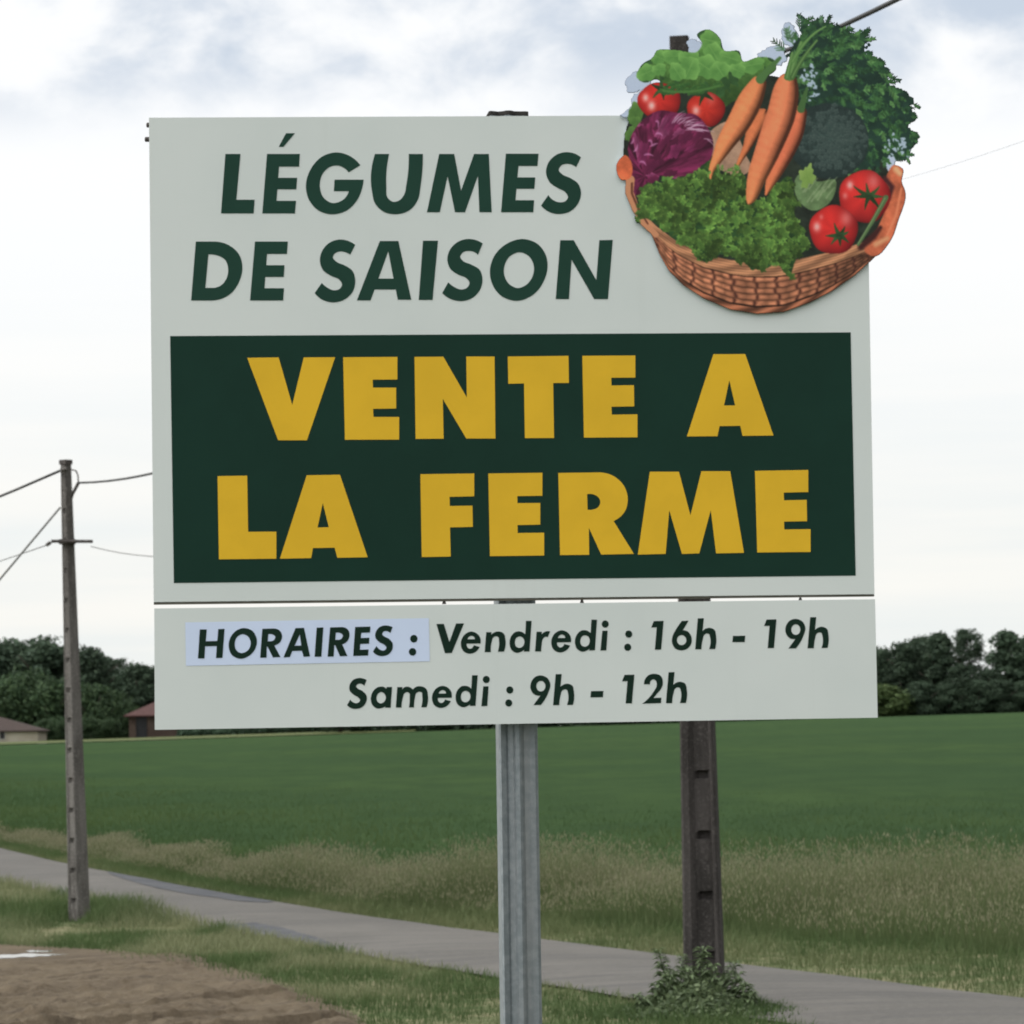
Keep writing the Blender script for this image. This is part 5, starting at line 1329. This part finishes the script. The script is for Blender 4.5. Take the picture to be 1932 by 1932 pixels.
carrot([(1143, 640, 40), (1115, 740, 52), (1072, 840, 52), (1016, 950, 44), (975, 1040, 26), (952, 1102, 7)], 12, (206, 108, 74))
stroke(curve((1150, 620), (1165, 560), (1185, 500)), [22, 20, 18, 16, 14, 12, 10, 8], (62, 94, 52), 14)
carrot([(908, 478, 46), (862, 570, 68), (800, 690, 66), (730, 800, 52), (682, 890, 33), (646, 960, 17), (638, 1012, 5)], 9)
stroke(curve((920, 450), (960, 400), (1030, 330)), [26, 24, 20, 18, 16, 14, 12, 10], (70, 106, 58), 14)
carrot([(1072, 470, 56), (1062, 530, 74), (1040, 640, 80), (1005, 740, 78), (950, 880, 68), (902, 1000, 54), (872, 1105, 34), (858, 1146, 14)], 11, (216, 122, 82))
for (q0, q1, q2, wd) in (((1085, 440), (1110, 350), (1150, 240), 20), ((1070, 440), (1085, 360), (1100, 300), 16), ((1100, 440), (1150, 330), (1240, 230), 15), ((1100, 350), (1180, 200), (1290, 150), 12)):
    stroke(curve(q0, q1, q2), [wd, wd, wd * .9, wd * .8, wd * .7, wd * .6, wd * .5, wd * .4], np.array((78, 118, 62)) * pr.uniform(.8, 1.1), 14)
    stroke(curve(q0, q1, q2), [wd * .35] * 8, (116, 150, 92), None, soft=.8)
for k in range(16): spray(pr.uniform(620, 800), pr.uniform(960, 1030), pr.uniform(-2.6, -.5), pr.uniform(20, 40), (84, 122, 56), 15, 3, 4)
# soften like a printed photograph
for _ in range(4):
    p = np.pad(RGB, ((1, 1), (1, 1), (0, 0)), 'edge'); q = (p[:-2, 1:-1] + p[2:, 1:-1] + p[1:-1, :-2] + p[1:-1, 2:] + 4 * RGB) / 8
    mk_ = ID > 0; RGB[mk_] = q[mk_]
RGB *= (1 + 0.05 * (pr.random((Hc, Wc, 1)) - .5))
grey_ = RGB.mean(axis=2, keepdims=True); RGB = np.clip(RGB * 0.96 + grey_ * 0.04, 4, 250)
LINC = np.minimum(lin(RGB) / E_SIGN, 0.92)
# the sign plane is flat: cells map to it through the picture of the sheet
def cells_to_plane(h):
    c00, c10, c01, c11 = [np.array(on_sign(*[q * 0.644 for q in (1750 + zx * .5176, zy * .5176)], h)) for zx, zy in ((BX0, BY0), (BX1, BY0), (BX0, BY1), (BX1, BY1))]
    fu = ((ZX - BX0) / (BX1 - BX0))[..., None]; fv = ((ZY - BY0) / (BY1 - BY0))[..., None]
    return (c00 * (1 - fu) + c10 * fu) * (1 - fv) + (c01 * (1 - fu) + c11 * fu) * fv
H_F, H_B = 0.010, 0.003
PF = cells_to_plane(H_F).reshape(-1, 3); PB = cells_to_plane(H_B).reshape(-1, 3)
# lone cells take their neighbours' number, so that the outlines stay tidy
CID = ID[:-1, :-1].copy()
gi = np.arange(Hc * Wc).reshape(Hc, Wc)
q_all = np.stack([gi[:-1, :-1], gi[1:, :-1], gi[1:, 1:], gi[:-1, 1:]], -1)
m_print = vcol_material('printed_sheet', rough=0.5, spec=0.15)
def cell_mesh(name, mask, PP, parent, flip=False, mat=m_print):
    q = q_all[mask]; q = q[:, ::-1] if flip else q
    us = np.unique(q); rm = np.full(Hc * Wc, -1, dtype=np.int32); rm[us] = np.arange(len(us))
    return PP[us], rm[q], us
# board: back face, edge all round, and the bare front patches
full = CID > 0
Vb, Qb, ub = cell_mesh('b', full, PB, None, True)
V1, Q1, u1 = cell_mesh('f', CID == 1, PF, None)
Ve, Qe = [], []
pad = np.pad(full, 1)
for (dy_, dx_, ea, eb) in ((-1, 0, (0, 0), (0, 1)), (1, 0, (1, 1), (1, 0)), (0, -1, (1, 0), (0, 0)), (0, 1, (0, 1), (1, 1))):
    ed = full & ~pad[1 + dy_:pad.shape[0] - 1 + dy_, 1 + dx_:pad.shape[1] - 1 + dx_]
    yy, xx = np.nonzero(ed); ia = gi[yy + ea[0], xx + ea[1]]; ib = gi[yy + eb[0], xx + eb[1]]
    b0 = sum(len(v) for v in Ve); n_ = len(ia)
    Ve.append(np.concatenate([PF[ia], PF[ib], PB[ib], PB[ia]])); k = np.arange(n_); Qe.append(np.stack([k, k + n_, k + 2 * n_, k + 3 * n_], -1) + b0)
Ve = np.concatenate(Ve); Qe = np.concatenate(Qe)
Vt = np.concatenate([Vb, V1, Ve]); Qt = np.concatenate([Qb, Q1 + len(Vb), Qe + len(Vb) + len(V1)])
edge_c = np.minimum(lin((176, 188, 198)) / E_SIGN, .9)
Ct = np.concatenate([np.tile(edge_c, (len(Vb), 1)), LINC.reshape(-1, 3)[u1], np.tile(edge_c, (len(Ve), 1))])
board = mk('basket_board', Vt, quads=Qt, mat=m_print, parent=sign, col=Ct)
tag(board, 'flat cut-out print of a wicker basket full of vegetables')
for k in range(2, len(PARTS)):
    m = CID == k
    if m.sum() < 4: continue
    V1, Q1, u1 = cell_mesh('p', m, PF, None)
    mk(PARTS[k], V1, quads=Q1, mat=m_print, parent=board, col=LINC.reshape(-1, 3)[u1])
#BASKET-END
